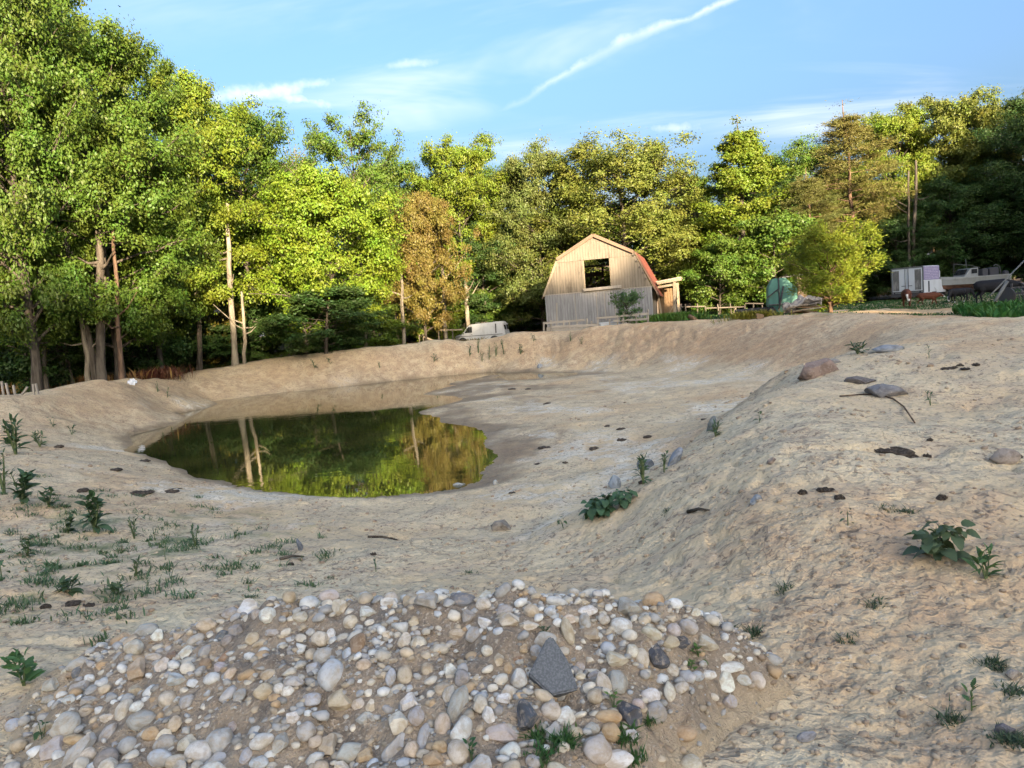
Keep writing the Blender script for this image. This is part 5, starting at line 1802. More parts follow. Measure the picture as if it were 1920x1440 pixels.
# sunlit herbs on the crest left of the lumber heap, and by the lean-to
for nm, lab, px, py, Y, rx, colr in [('yellow_herbs', 'sunlit yellow-flowered herbs on the bank crest left of the lumber heap', 1408, 594, 35.0, .55, (.20, .19, .025)),
                                     ('nettle_bed', 'nettles growing at the foot of the lean-to', 1258, 590, 50, .9, (.09, .17, .03)),
                                     ('dry_brush', 'reddish dead brush behind the left bank', 262, 705, 38.0, 1.0, (.13, .055, .03)),
                                     ('dry_grass', 'tan dry grass lit by the sun left of the van', 818, 632, 61.5, 1.6, (.24, .17, .07)),
                                     ('dry_litter', 'brown dead undergrowth under the left trees', 95, 715, 37, 1.8, (.30, .17, .06))]:
    q = at_y(px, py, Y)
    blade_patch(nm, lab, scatter(900 if nm == 'yellow_herbs' else 2200, q.x, Y, rx, .22 if nm == 'yellow_herbs' else .6, rsg), .42 if nm == 'yellow_herbs' else .62, .02 if nm in ('dry_brush', 'yellow_herbs') else .045, colr, .6, seed=len(nm))
# thin grass in the left weed patch and on the bare clay
pts_ = []
for cx_, cy_, sx, sy_, nt_ in ((-4.5, 7.4, 1.1, 1.1, 90), (-6.4, 9.6, 1.2, 1.3, 80), (-3.8, 5.7, .8, .5, 34), (-2.6, 6.6, .5, .7, 14)):
    for k in range(nt_):
        c_ = (cx_ + rsg.normal(0, sx), cy_ + rsg.normal(0, sy_))
        r_ = rsg.uniform(.02, .09)
        pts_.append(scatter(int(rsg.uniform(12, 70)), c_[0], c_[1], r_, r_, rsg))
blade_patch('sparse_grass', 'thin green grass sprouting through the clay in the left weed patch', np.concatenate(pts_), .07, .0055, (.085, .14, .068), .9, seed=5)
tuft_px = [(1410, 1190, 340, .055), (1375, 1190, 160, .05), (1865, 1250, 260, .045), (1785, 1350, 220, .045), (1470, 1105, 130, .04), (1700, 960, 200, .05), (1660, 955, 120, .05), (1640, 1135, 140, .04),
           (1590, 1200, 120, .03), (1900, 1300, 160, .06), (1895, 1390, 400, .08), (1250, 960, 120, .05), (880, 1075, 90, .05), (470, 1120, 140, .08), (620, 1085, 80, .06)]
for k, (px, py, n_, s_) in enumerate(tuft_px):
    q = surface_hit(px, py)
    o = blade_patch('grass_tuft', ['wiry grass tuft on the right slope beside the gravel heap', 'smaller wiry tuft left of the first beside the heap', 'grass tuft at the lower right edge', 'small pale tuft beside the nettle seedling',
                                   'tiny tuft in the middle of the right slope', 'low grass patch right of the round-leaved sprout', 'faint grass patch above the big broad-leaved weed', 'wisp of grass left of the big broad-leaved weed',
                                   'wisp of grass in the clay hollow at right', 'grass at the right edge below the pale seedling', 'dark grass clump in the lower right corner', 'grass wisp under the feathery lip weed',
                                   'grass wisp on the clay above the heap crest', 'grass wisp left above the heap', 'grass wisp at the middle above the heap'][k],
                    scatter(int(n_ * .8), q.x, q.y, min(s_, .024), min(s_, .024), rsg), .042, .003, (.075, .11, .06), .9, kind=None, seed=20 + k, cat='grass tuft')
    o['group'] = 'grass tufts on the clay'
# ------------------------------------------------------------------ stones


def stone_mesh(name, seed, angular, sub=3):
    rs = np.random.RandomState(seed)
    bm = bmesh.new()
    bmesh.ops.create_icosphere(bm, subdivisions=sub, radius=1)
    V = np.array([v.co for v in bm.verts])
    F = np.array([[v.index for v in f.verts] for f in bm.faces])
    bm.free()
    if angular:
        for k in range(rs.randint(8, 13)):
            n_ = rs.normal(size=3); n_ /= np.linalg.norm(n_)
            d_ = rs.uniform(.52, .82)
            over = V @ n_ - d_
            V = V - np.outer(np.clip(over, 0, None) * .97, n_)
    else:
        for k in range(rs.randint(2, 5)):
            n_ = rs.normal(size=3); n_ /= np.linalg.norm(n_)
            over = V @ n_ - rs.uniform(.6, .88)
            V = V - np.outer(np.clip(over, 0, None) * .75, n_)
    for k in range(5):
        fr = rs.normal(size=3) * (1.2 + k * .8)
        V = V * (1 + (.06 / (1 + k * .45)) * np.sin(V @ fr + rs.uniform(0, 6.28)))[:, None]
    V /= np.abs(V).max(0)
    m_ = np_mesh(name, V, F, True)
    if angular and sub > 2:
        m_.set_sharp_from_angle(angle=R(24))
    return m_


def stone_material():
    m, t = new_mat('river_stone')
    oi = t.n('ShaderNodeObjectInfo')
    pos = t.n('ShaderNodeTexCoord').outputs['Object']
    pv = t.vmath('ADD', pos, t.vmath('MULTIPLY', (31.0, 17.0, 11.0), t.n('ShaderNodeCombineXYZ', ins={0: oi.outputs['Random'], 1: oi.outputs['Random'], 2: oi.outputs['Random']}).outputs[0]))
    n1 = t.noise(pv, 1.1, 4, .6, .4)
    n2 = t.noise(pv, 7, 5, .7)
    c = oi.outputs['Color']
    col = t.mix(t.ramp(n1, .38, .68), c, t.mix(1.0, c, (.72, .64, .54), 'MULTIPLY'))
    col = t.mix(t.ramp(n2, .52, .72, 0, .5), col, t.mix(1.0, c, (.5, .45, .4), 'MULTIPLY'))
    col = t.mix(t.ramp(n2, .30, .18, 0, .4), col, (.82, .80, .76))
    # clay dust from the heap, on the side that faces up
    col = t.mix(t.ramp(t.noise(pv, 2.3, 3, .6), .46, .72, 0, .6), col, (.46, .36, .255))
    finish(t, col, .78, t.bump(n2, .25, .06), .3)
    return m


M_STONE = stone_material()
ROUND = [stone_mesh('round_stone', 100 + k, False) for k in range(9)]
ANGUL = [stone_mesh('angular_stone', 200 + k, True, 4) for k in range(7)]
for m_ in ROUND + ANGUL:
    m_.materials.append(M_STONE)
PAL = {'c': (.64, .57, .455), 'w': (.70, .675, .61), 'g': (.45, .425, .38), 't': (.55, .45, .32), 'o': (.52, .37, .22), 'b': (.50, .505, .50), 'n': (.34, .23, .15),
       'p': (.53, .455, .40), 'l': (.47, .44, .405), 'd': (.19, .20, .21), 'k': (.085, .09, .098), 'm': (.32, .285, .26)}


def mound_h(x, y):
    """extra height of the gravel heap over the clay"""
    x, y = np.asarray(x, float), np.asarray(y, float)
    xs = [-2.55, -2.25, -1.8, -1.17, -.49, .1, .66, .9, 1.02, 1.1]
    zc = [0, .1, .27, .45, .54, .49, .40, .25, .09, 0]
    yc = [3.6, 3.62, 3.55, 3.4, 3.22, 3.12, 3.15, 3.1, 3.05, 3.0]
    Yc = np.interp(x, xs, yc)
    d_ = y - Yc
    fw = np.clip(-d_, 0, None)
    c_ = np.interp(np.where(x > -.3, x + fw * .8 * np.clip((x + .3) / .6, 0, 1), x - fw * .3 * np.clip((-.3 - x) / .8, 0, 1)), xs, zc)
    fr = np.clip(1 - np.clip(-d_, 0, None) / 1.55, 0, 1)
    bk = np.clip(1 - np.clip(d_, 0, None) / .75, 0, 1)
    prof = np.where(d_ < 0, fr ** .9, bk)
    prof = np.where(np.abs(d_) < .12, prof - .05 * (1 - np.abs(d_) / .12) ** 2 * 0, prof)
    return c_ * prof * (1 + .12 * fbm(x * 2.1, y * 2.1 + 3, 3)) + .03 * fbm(x * 6, y * 6, 3) * sstep(c_ * prof, 0, .1) + .05 * fbm(x * 3.3 + 7, y * 3.3, 3) * sstep(c_ * prof, 0, .03) * (1 - sstep(c_ * prof, .1, .25)) - .035 * (1 - sstep(c_ * prof, 0, .05))


def heap_z(x, y):
    return float(np.maximum(base_h(x, y), 0.0) + mound_h(x, y)) if False else float(ground(x, y)[0] + mound_h(x, y))


XS, YS = np.linspace(-2.9, 1.45, 230), np.linspace(1.35, 4.35, 160)
GXX, GYY = np.meshgrid(XS, YS)
GH = (ground(GXX.ravel(), GYY.ravel()) + mound_h(GXX.ravel(), GYY.ravel())).reshape(GXX.shape)


def heap_fast(x, y):
    if x < XS[0] or x > XS[-1] or y < YS[0] or y > YS[-1]:
        return gz(x, y)
    i = int((y - YS[0]) / (YS[1] - YS[0])); j = int((x - XS[0]) / (XS[1] - XS[0]))
    return float(GH[min(i, len(YS) - 1), min(j, len(XS) - 1)])


heap = empty('gravel_heap', (-.6, 2.9, 1.25))
tag(heap, 'low heap of pale river cobbles and gravel in the foreground', 'gravel heap')
idx = np.arange(GXX.size).reshape(GXX.shape)
Fh = np.stack([idx[:-1, :-1], idx[:-1, 1:], idx[1:, 1:], idx[1:, :-1]], -1).reshape(-1, 4)
Vh = np.stack([GXX.ravel() + .6, GYY.ravel() - 2.9, GH.ravel() - 1.25], 1)
mh, th_ = new_mat('gravelly_soil')
ps_ = th_.n('ShaderNodeTexCoord').outputs['Object']
a_, b_, c_ = th_.noise(ps_, 3, 5, .65), th_.noise(ps_, 16, 5, .7), th_.noise(ps_, 70, 2, .6)
cl = th_.mix(th_.ramp(a_, .38, .62), (.30, .235, .17), (.44, .34, .235))
cl = th_.mix(th_.ramp(b_, .5, .66, 0, .7), cl, (.20, .155, .115))
cl = th_.mix(th_.ramp(c_, .56, .68, 0, .6), cl, (.58, .50, .40))
ra_ = th_.n('ShaderNodeAttribute', attribute_name='rise')
cl = th_.mix(th_.ramp(th_.math('ADD', ra_.outputs['Fac'], th_.math('MULTIPLY', th_.math('SUBTRACT', a_, .5), .12)), .02, .13), th_.mix(b_, (.36, .275, .18), (.62, .49, .325)), cl)
finish(th_, cl, .95, th_.bump(th_.math('ADD', b_, th_.math('MULTIPLY', c_, .4)), .9, .05), .15)
so_ = link('soil', np_mesh('heap_soil', Vh, Fh, True, mh), parent=heap)
at_ = so_.data.attributes.new('rise', 'FLOAT', 'POINT')
at_.data.foreach_set('value', mound_h(GXX.ravel(), GYY.ravel()).astype(np.float32))
FRONT = [  # x, y, w, h, turn, colour, angular  (right half, enlarged coordinates)
    (400, 130, 135, 75, -8, 'd', 0), (215, 135, 125, 85, -15, 'g', 1), (505, 150, 85, 70, 0, 'c', 0), (35, 130, 75, 75, 0, 'c', 0), (425, 215, 80, 75, 10, 'g', 1),
    (365, 295, 85, 50, 0, 't', 0), (450, 300, 80, 80, 0, 'g', 0), (520, 250, 110, 60, -48, 'w', 1), (600, 180, 90, 65, 20, 'g', 0), (630, 235, 95, 80, 10, 'c', 1),
    (725, 250, 95, 50, 0, 'c', 1), (735, 185, 75, 70, 0, 't', 0), (830, 185, 60, 50, 0, 'b', 0), (1010, 235, 65, 85, 0, 'g', 0), (920, 285, 60, 135, 18, 't', 0),
    (805, 325, 115, 80, -10, 'g', 0), (760, 385, 60, 70, 0, 'g', 0), (1040, 305, 90, 60, -5, 't', 1), (1185, 265, 110, 85, -25, 'w', 0), (1225, 175, 125, 100, -25, 'g', 1),
    (1335, 295, 100, 58, -35, 'c', 0), (1240, 380, 62, 70, 0, 'c', 0), (1290, 420, 65, 100, 5, 'c', 0), (1375, 425, 95, 140, 5, 'k', 1), (1450, 280, 65, 70, 0, 'p', 0),
    (1520, 265, 92, 75, -40, 'l', 0), (1615, 350, 105, 72, -30, 'c', 1), (1716, 470, 145, 60, 0, 'w', 0), (1710, 535, 95, 95, 0, 'w', 1), (1868, 530, 72, 92, 10, 'c', 0),
    (1795, 525, 70, 50, -30, 'w', 0), (1720, 410, 95, 45, 5, 'c', 1), (1165, 540, 95, 120, 12, 'g', 0), (1095, 555, 75, 130, 15, 'c', 0), (1055, 615, 75, 70, 0, 't', 0),
    (1330, 610, 85, 75, 0, 'w', 0), (1360, 690, 95, 95, 0, 'l', 0), (1225, 700, 115, 135, 30, 'k', 1), (1425, 585, 55, 100, 0, 'c', 0), (1120, 715, 125, 65, -3, 'o', 0),
    (1130, 790, 90, 80, -20, 'o', 0), (715, 715, 105, 160, 0, 'k', 1), (835, 685, 95, 85, 15, 'c', 0), (905, 710, 95, 90, 0, 'w', 0), (855, 805, 85, 105, 20, 'l', 1),
    (670, 520, 80, 100, 10, 'w', 1), (375, 655, 90, 170, -22, 'g', 0), (390, 775, 90, 130, -28, 'w', 0), (590, 805, 145, 95, -10, 'p', 1), (635, 895, 95, 85, 20, 'w', 0),
    (285, 865, 88, 62, 0, 'o', 0), (205, 835, 72, 155, 0, 'l', 0), (60, 875, 105, 165, -35, 'g', 1), (145, 880, 78, 80, 0, 't', 0), (250, 930, 95, 75, 0, 'o', 1),
    (165, 710, 78, 92, 20, 'l', 0), (75, 745, 110, 112, 0, 'c', 1), (295, 760, 75, 115, 0, 't', 0), (480, 650, 68, 90, 0, 'c', 0), (525, 700, 65, 80, 20, 'w', 1),
    (1065, 880, 128, 125, 0, 'p', 0), (1160, 930, 160, 80, 0, 'w', 0), (1240, 800, 88, 62, 15, 'w', 1), (380, 890, 105, 112, 0, 'c', 0), (105, 510, 72, 100, 10, 't', 0),
    (175, 350, 75, 75, 0, 'c', 0), (100, 330, 70, 85, 0, 'c', 1), (35, 510, 50, 85, 0, 'b', 0), (220, 475, 60, 65, 0, 't', 0), (1440, 480, 62, 62, 0, 'c', 0), (1490, 570, 65, 60, 10, 'c', 0),
    (1565, 508, 66, 45, 0, 'b', 0), (1625, 500, 75, 45, 0, 'w', 0), (1275, 650, 70, 50, -15, 'p', 0), (1040, 770, 72, 58, 0, 'g', 0), (500, 565, 90, 50, -5, 'm', 1), (390, 520, 75, 95, 20, 'm', 0),
    (620, 590, 70, 80, -20, 'c', 0), (325, 600, 60, 85, -15, 'c', 0), (300, 570, 85, 60, 20, 't', 0), (600, 620, 75, 50, -15, 'w', 1), (750, 935, 75, 60, 0, 'l', 0), (575, 420, 52, 65, 0, 't', 1),
    (520, 380, 60, 55, 0, 'c', 0), (1490, 335, 115, 70, 0, 'k', 1), (680, 425, 60, 50, 0, 'n', 1), (700, 370, 45, 42, 0, 'o', 1), (620, 465, 40, 60, 0, 'o', 0), (1100, 225, 60, 55, 0, 'c', 0), (925, 220, 85, 45, 0, 'c', 1), (1020, 180, 95, 55, -5, 'w', 0)]
LEFTS = [(1245, 185, 112, 105, 20, 'w', 1), (1035, 255, 88, 60, 15, 't', 0), (1155, 195, 78, 55, 30, 'g', 0), (735, 285, 108, 72, 20, 'g', 0), (615, 330, 98, 62, 10, 'o', 1), (1115, 310, 58, 62, 0, 'd', 0),
         (1265, 325, 65, 62, 0, 't', 0), (1605, 330, 92, 75, -30, 'c', 0), (1655, 310, 48, 82, 10, 'w', 0), (1790, 355, 82, 115, -8, 'n', 0), (1620, 415, 98, 88, 25, 'l', 0), (1670, 510, 125, 148, 10, 'b', 0),
         (690, 485, 88, 98, 30, 't', 1), (770, 418, 78, 42, 0, 'c', 0), (820, 455, 75, 70, 0, 'c', 1), (885, 530, 95, 62, 0, 'b', 1), (1115, 475, 78, 70, 20, 'p', 1), (400, 450, 100, 55, 25, 'g', 0), (490, 380, 78, 42, 10, 'w', 0),
         (495, 420, 62, 50, 0, 'c', 1), (395, 495, 50, 60, 20, 'd', 0), (625, 685, 72, 105, -5, 'c', 0), (720, 735, 122, 85, 5, 'g', 0), (840, 630, 78, 72, 0, 'c', 0), (340, 755, 108, 112, 10, 'g', 0), (270, 880, 110, 90, 30, 'l', 1),
         (410, 890, 95, 150, -30, 'g', 1), (545, 795, 55, 90, -25, 'g', 0), (550, 715, 78, 42, 0, 'c', 1), (760, 795, 75, 55, 5, 'o', 0), (835, 850, 92, 80, 0, 'g', 0), (830, 800, 95, 50, 10, 'c', 1), (945, 860, 82, 85, 0, 'c', 1),
         (995, 905, 120, 112, 0, 'w', 0), (1110, 840, 120, 115, -20, 'b', 0), (1235, 910, 55, 75, 0, 'b', 0), (1315, 835, 105, 68, 28, 'w', 0), (1405, 840, 72, 100, -20, 'g', 1), (1475, 715, 72, 72, 0, 'w', 1), (1535, 790, 88, 82, 0, 'g', 0),
         (1580, 840, 65, 60, 0, 't', 0), (1640, 860, 92, 98, 0, 't', 1), (1755, 890, 138, 88, 10, 'g', 0), (1830, 910, 85, 62, 25, 'o', 1), (1705, 640, 112, 108, 0, 't', 1), (1795, 650, 62, 56, 0, 'c', 0), (1860, 655, 56, 62, 0, 'c', 1),
         (1830, 715, 98, 58, -15, 'g', 1), (1325, 585, 92, 78, -20, 't', 0), (1400, 570, 52, 46, 0, 'w', 0), (1440, 582, 58, 44, 25, 'w', 0), (1380, 612, 62, 45, 0, 'o', 1), (1350, 505, 78, 55, 20, 't', 0), (1470, 540, 92, 55, 0, 'g', 1),
         (1135, 410, 78, 52, 0, 'n', 1), (865, 415, 62, 70, 0, 'n', 1), (545, 930, 98, 82, 0, 'm', 0), (1300, 940, 88, 55, 0, 'b', 0), (885, 940, 95, 60, 10, 'c', 0), (1095, 935, 118, 75, 20, 'l', 1), (800, 920, 100, 70, 0, 'b', 0),
         (1150, 500, 48, 70, -35, 't', 0), (1140, 330, 52, 62, 0, 'm', 0), (1030, 440, 58, 45, 0, 'n', 0), (400, 570, 95, 55, 10, 'g', 1), (245, 625, 68, 38, 0, 'g', 0), (350, 622, 52, 42, 0, 'b', 0), (450, 632, 85, 45, 15, 'g', 1), (440, 680, 70, 55, 0, 't', 1),
         (380, 825, 92, 42, 5, 'o', 0), (450, 900, 62, 58, 0, 'c', 0), (255, 560, 60, 68, 0, 'g', 1), (690, 660, 62, 45, 15, 'w', 0), (1755, 240, 72, 72, 0, 'c', 0), (1505, 210, 82, 52, -25, 'c', 0), (1190, 285, 75, 80, 15, 'm', 1),
         (1650, 110, 100, 60, 8, 'p', 0), (1200, 610, 60, 70, 0, 'l', 0), (930, 645, 65, 78, -20, 'g', 0), (880, 745, 62, 68, 20, 't', 0), (1170, 757, 52, 52, 0, 'p', 1), (1820, 450, 70, 58, 0, 't', 0), (1735, 400, 42, 75, 10, 'b', 0), (1840, 190, 90, 62, 0, 'w', 1)]
RES = [(720 + x / 2.667, 1080 + y / 2.667, w_ / 2.667, h_ / 2.667, a, c, g) for x, y, w_, h_, a, c, g in FRONT] + \
      [(x / 2.667, 1080 + y / 2.667, w_ / 2.667, h_ / 2.667, a, c, g) for x, y, w_, h_, a, c, g in LEFTS]
CR, CU = C3 @ Vector((1, 0, 0)), C3 @ Vector((0, 1, 0))
placed = []


def lay_stone(q, wm, hm, turn, colr, ang, rs, parent=heap, sink=.22, name='stone', origin=Vector((-.6, 2.9, 1.25))):
    n_ = Vector((rs.uniform(-.15, .15), -.55 + rs.uniform(-.15, .15), .85)).normalized()
    ex = (CR * math.cos(R(turn)) + CU * math.sin(R(turn)))
    ex = (ex - n_ * ex.dot(n_)).normalized()
    ey = n_.cross(ex)
    dep = min(wm, hm) * rs.uniform(.62, .85)
    M_ = Matrix((ex, ey, n_)).transposed()
    o = link(name, rs.choice(ANGUL if ang else ROUND), None, parent, q + n_ * dep * (.5 - sink) - (origin if parent else Vector()), M_.to_euler(), (wm / 2, hm / 2, dep / 2))
    v = rs.uniform(.88, 1.1)
    b_ = PAL[colr]
    o.color = (b_[0] * v * rs.uniform(.96, 1.04), b_[1] * v, b_[2] * v * rs.uniform(.95, 1.05), 1)
    return o


rst = random.Random(21)
for px, py, w_, h_, a, c, g in RES:
    q = surface_hit(px, py, heap_fast)
    dist_ = (q - Vector((0, 0, CAM_H))).length
    k_ = dist_ / FPX / .97
    placed.append((q.x, q.y, q.z, min(w_, h_) * k_ * .5 + abs(w_ - h_) * k_ * .2))
    lay_stone(q, w_ * k_, h_ * k_ * 1.05, a, c, g, rst)
# further cobbles fill the heap
tries = 0
while len(placed) < 300 and tries < 9000:
    tries += 1
    x, y = rst.uniform(-2.6, 1.2), rst.uniform(1.75, 3.75)
    if rst.random() < .9 * math.exp(-((x + 1.1) / .55) ** 2 - ((y - 3.08) / .33) ** 2): continue
    mh_ = float(mound_h(x, y))
    if mh_ < .05 and rst.random() > .1: continue
    s_ = rst.uniform(.035, .085) if rst.random() < .75 else rst.uniform(.085, .12)
    z = heap_fast(x, y)
    pv = CAM_M.inverted() @ Vector((x, y, z))
    u_, v_ = 960 - pv.x / pv.z * FPX, 720 + pv.y / pv.z * FPX
    if not (-30 < u_ < 1460 and 1080 < v_ < 1480): continue
    if any((x - a) ** 2 + (y - b) ** 2 + (z - c) ** 2 < (s_ * .5 + r_) ** 2 for a, b, c, r_ in placed): continue
    placed.append((x, y, z, s_ * .5))
    lay_stone(Vector((x, y, z)), s_, s_ * rst.uniform(.6, 1.0), rst.uniform(-60, 60), rst.choice('cccwwgtttglpbocg'), rst.random() < .55, rst)


def stone_crowd(name, pts, sizes, cols, parent, origin, seed, label=None, squash=.7, sub=1):
    """many small stones or clods joined in one mesh"""
    rs = np.random.RandomState(seed)
    prot = []
    for k in range(6):
        m_ = stone_mesh('tmp_stone', 300 + k, k % 2, sub)
        prot.append((np.array([v.co for v in m_.vertices]), np.array([p_.vertices[:] for p_ in m_.polygons])))
        bpy.data.meshes.remove(m_)
    VV, FF, CC, off = [], [], [], 0
    pick_ = rs.randint(0, 6, len(pts))
    ang = rs.uniform(0, 6.28, len(pts))
    for k in range(6):
        I = np.where(pick_ == k)[0]
        if not len(I): continue
        v0, f0 = prot[k]
        sc = sizes[I][:, None] * np.stack([rs.uniform(.8, 1.2, len(I)), rs.uniform(.7, 1, len(I)), squash * rs.uniform(.75, 1.1, len(I))], 1)
        P = v0[None] * sc[:, None, :]
        ca, sa = np.cos(ang[I])[:, None], np.sin(ang[I])[:, None]
        tl = rs.normal(0, .15, len(I))[:, None]
        x = P[:, :, 0] * ca - P[:, :, 1] * sa; y = P[:, :, 0] * sa + P[:, :, 1] * ca; z = P[:, :, 2] + x * tl
        P = np.stack([x, y, z], -1) + pts[I][:, None, :] - np.array(origin)
        VV.append(P.reshape(-1, 3))
        FF.append((f0[None] + (np.arange(len(I)) * len(v0))[:, None, None]).reshape(-1, 3) + off)
        CC.append(np.repeat(cols[I], len(v0), 0))
        off += len(I) * len(v0)
    m_ = np_mesh(name, np.concatenate(VV), np.concatenate(FF), True)
    a = m_.color_attributes.new('tint', 'FLOAT_COLOR', 'POINT')
    cc = np.concatenate(CC)
    a.data.foreach_set('color', np.hstack([cc, np.ones((len(cc), 1))]).astype(np.float32).ravel())
    o = link(name, m_, M_PEB, parent)
    o['kind'] = 'stuff'
    if label: o['label'] = label
    return o


M_PEB, tp_ = new_mat('pebble')
at_ = tp_.n('ShaderNodeAttribute', attribute_name='tint')
pn_ = tp_.noise(tp_.n('ShaderNodeTexCoord').outputs['Object'], 45, 3, .6)
finish(tp_, tp_.mix(tp_.ramp(pn_, .4, .7, 0, .5), at_.outputs['Color'], tp_.mix(1.0, at_.outputs['Color'], (.6, .55, .5), 'MULTIPLY')), .9, tp_.bump(pn_, .3, .01), .2)
rsn = np.random.RandomState(5)
pc = np.array([PAL[c] for c in 'cccwwgttglbcgtgowc'])
x, y = rsn.uniform(-2.75, 1.3, 16000), rsn.uniform(1.7, 4.0, 16000)
mh_ = mound_h(x, y)
k_ = (rsn.uniform(0, 1, 16000) < np.clip(mh_ * 3, 0.0, 1)) & (fbm(x * 2.3, y * 2.3, 3) > -.45)
x, y = x[k_], y[k_]
sz = .004 + .02 * rsn.uniform(0, 1, len(x)) ** 3
bx_ = np.array([[a, b, r_] for a, b, c, r_ in placed])
z = np.array([heap_fast(a, b) for a, b in zip(x, y)])
cols = pc[rsn.randint(0, len(pc), len(x))] * rsn.uniform(.55, 1.0, (len(x), 1))
stone_crowd('pebbles', np.stack([x, y, z + sz * .15], 1)[:5200], sz[:5200], cols[:5200], heap, (-.6, 2.9, 1.25), 3)
# smaller cobbles that fill between the large ones, past the first 300
bx_ = list(placed)
fx, fs_ = [], []
tries = 0
while len(fx) < 1050 and tries < 30000:
    tries += 1
    xx, yy = rst.uniform(-2.7, 1.25), rst.uniform(1.75, 3.85)
    m0 = float(mound_h(xx, yy))
    if m0 < .03 or rst.random() > .25 + 2.2 * m0 + 1.1 * float(fbm(np.array(xx * 1.7), np.array(yy * 1.7 + 5), 2)): continue
    if rst.random() < .95 * math.exp(-((xx + 1.1) / .55) ** 2 - ((yy - 3.08) / .33) ** 2) + .8 * math.exp(-((xx + .35) / .25) ** 2 - ((yy - 2.95) / .18) ** 2): continue
    s0 = rst.uniform(.011, .04) * (1 if tries > 6000 else 1.15)
    zz_ = heap_fast(xx, yy)
    if any((xx - a) ** 2 + (yy - b) ** 2 < (s0 * .8 + r_ * .9) ** 2 for a, b, c, r_ in bx_): continue
    bx_.append((xx, yy, zz_, s0))
    fx.append((xx, yy, zz_ + s0 * .2)); fs_.append(s0)
fc = pc[rsn.randint(0, len(pc), len(fx))] * rsn.uniform(.8, 1.15, (len(fx), 1))
stone_crowd('small_stones', np.array(fx), np.array(fs_), fc, heap, (-.6, 2.9, 1.25), 4, sub=2)
# the sawn granite corner
q = surface_hit(720 + 840 / 2.667, 1080 + 505 / 2.667, heap_fast)
bm = poly_prism([(x_ * .74, z_ * .74) for x_, z_ in ((-.12, -.01), (-.03, -.13), (.105, -.125), (.085, .02), (.035, .15), (.005, .145))], -.04, .04)
bmesh.ops.bevel(bm, geom=bm.edges[:], offset=.006, segments=2, affect='EDGES')
M_GRAN, tg_ = new_mat('sawn_granite')
pg_ = tg_.n('ShaderNodeTexCoord').outputs['Object']
sg_ = tg_.noise(pg_, 130, 2, .6)
finish(tg_, tg_.mix(tg_.ramp(sg_, .38, .66), (.105, .11, .115), (.165, .17, .175)), .75, tg_.bump(sg_, .2, .004), .3)
gb = put('granite_block', bm, M_GRAN, heap, q - Vector((-.6, 2.9, 1.25)) + Vector((0, -.01, .03)), (R(-42), R(-4), R(6)))
gb['label'] = 'flat sawn dark grey granite corner sticking out of the heap'
for k, (px, py, hh, ww, lf_, lab) in enumerate([(885, 1432, 52, 44, 'tooth', 'dark green toothed weed low on the front of the heap'), (1312, 1238, 30, 48, 'ovate', 'light green sprig at the right end of the heap'),
                                                (1150, 1322, 28, 34, 'ovate', 'round-leaved sprig beside the orange cobbles'), (1022, 1188, 18, 34, 'tooth', 'small green sprig between cobbles near the heap crest'),
                                                (80, 1390, 44, 44, 'heart', 'dark crumpled leaf plant at the left foot of the heap'), (1295, 1255, 24, 30, 'ovate', 'low green sprig left of the light green one')]):
    weed('weed', px, py, hh, ww, lf_, lab, 12, 2, (.10, .19, .05) if k in (1, 2, 5) else (.045, .105, .04), seed=40 + k, surf=heap_fast)
for k, (px, py, n_) in enumerate([(1012, 1385, 260), (1060, 1395, 260), (1170, 1385, 200), (1215, 1355, 90), (1190, 1425, 120), (1010, 1425, 200)]):
    q = surface_hit(px, py, heap_fast)
    pts = np.stack([q.x + rsn.normal(0, .02, n_), q.y + rsn.normal(0, .02, n_), np.full(n_, q.z - .01)], 1)
    o = blade_patch('grass_tuft', ['grass tuft between the slate lump and the pale cobbles', 'grass tuft under the lilac flat stone', 'grass tuft beside the black angular stone', 'wisp of grass by the white cobble at right',
                                   'grass wisp at the lower right foot of the heap', 'grass tuft at the bottom edge of the heap'][k], pts[:int(n_ * .6)], .045, .0035, (.06, .12, .035), .8, None, seed=60 + k, cat='grass tuft')
    o['group'] = 'grass tufts in the heap'

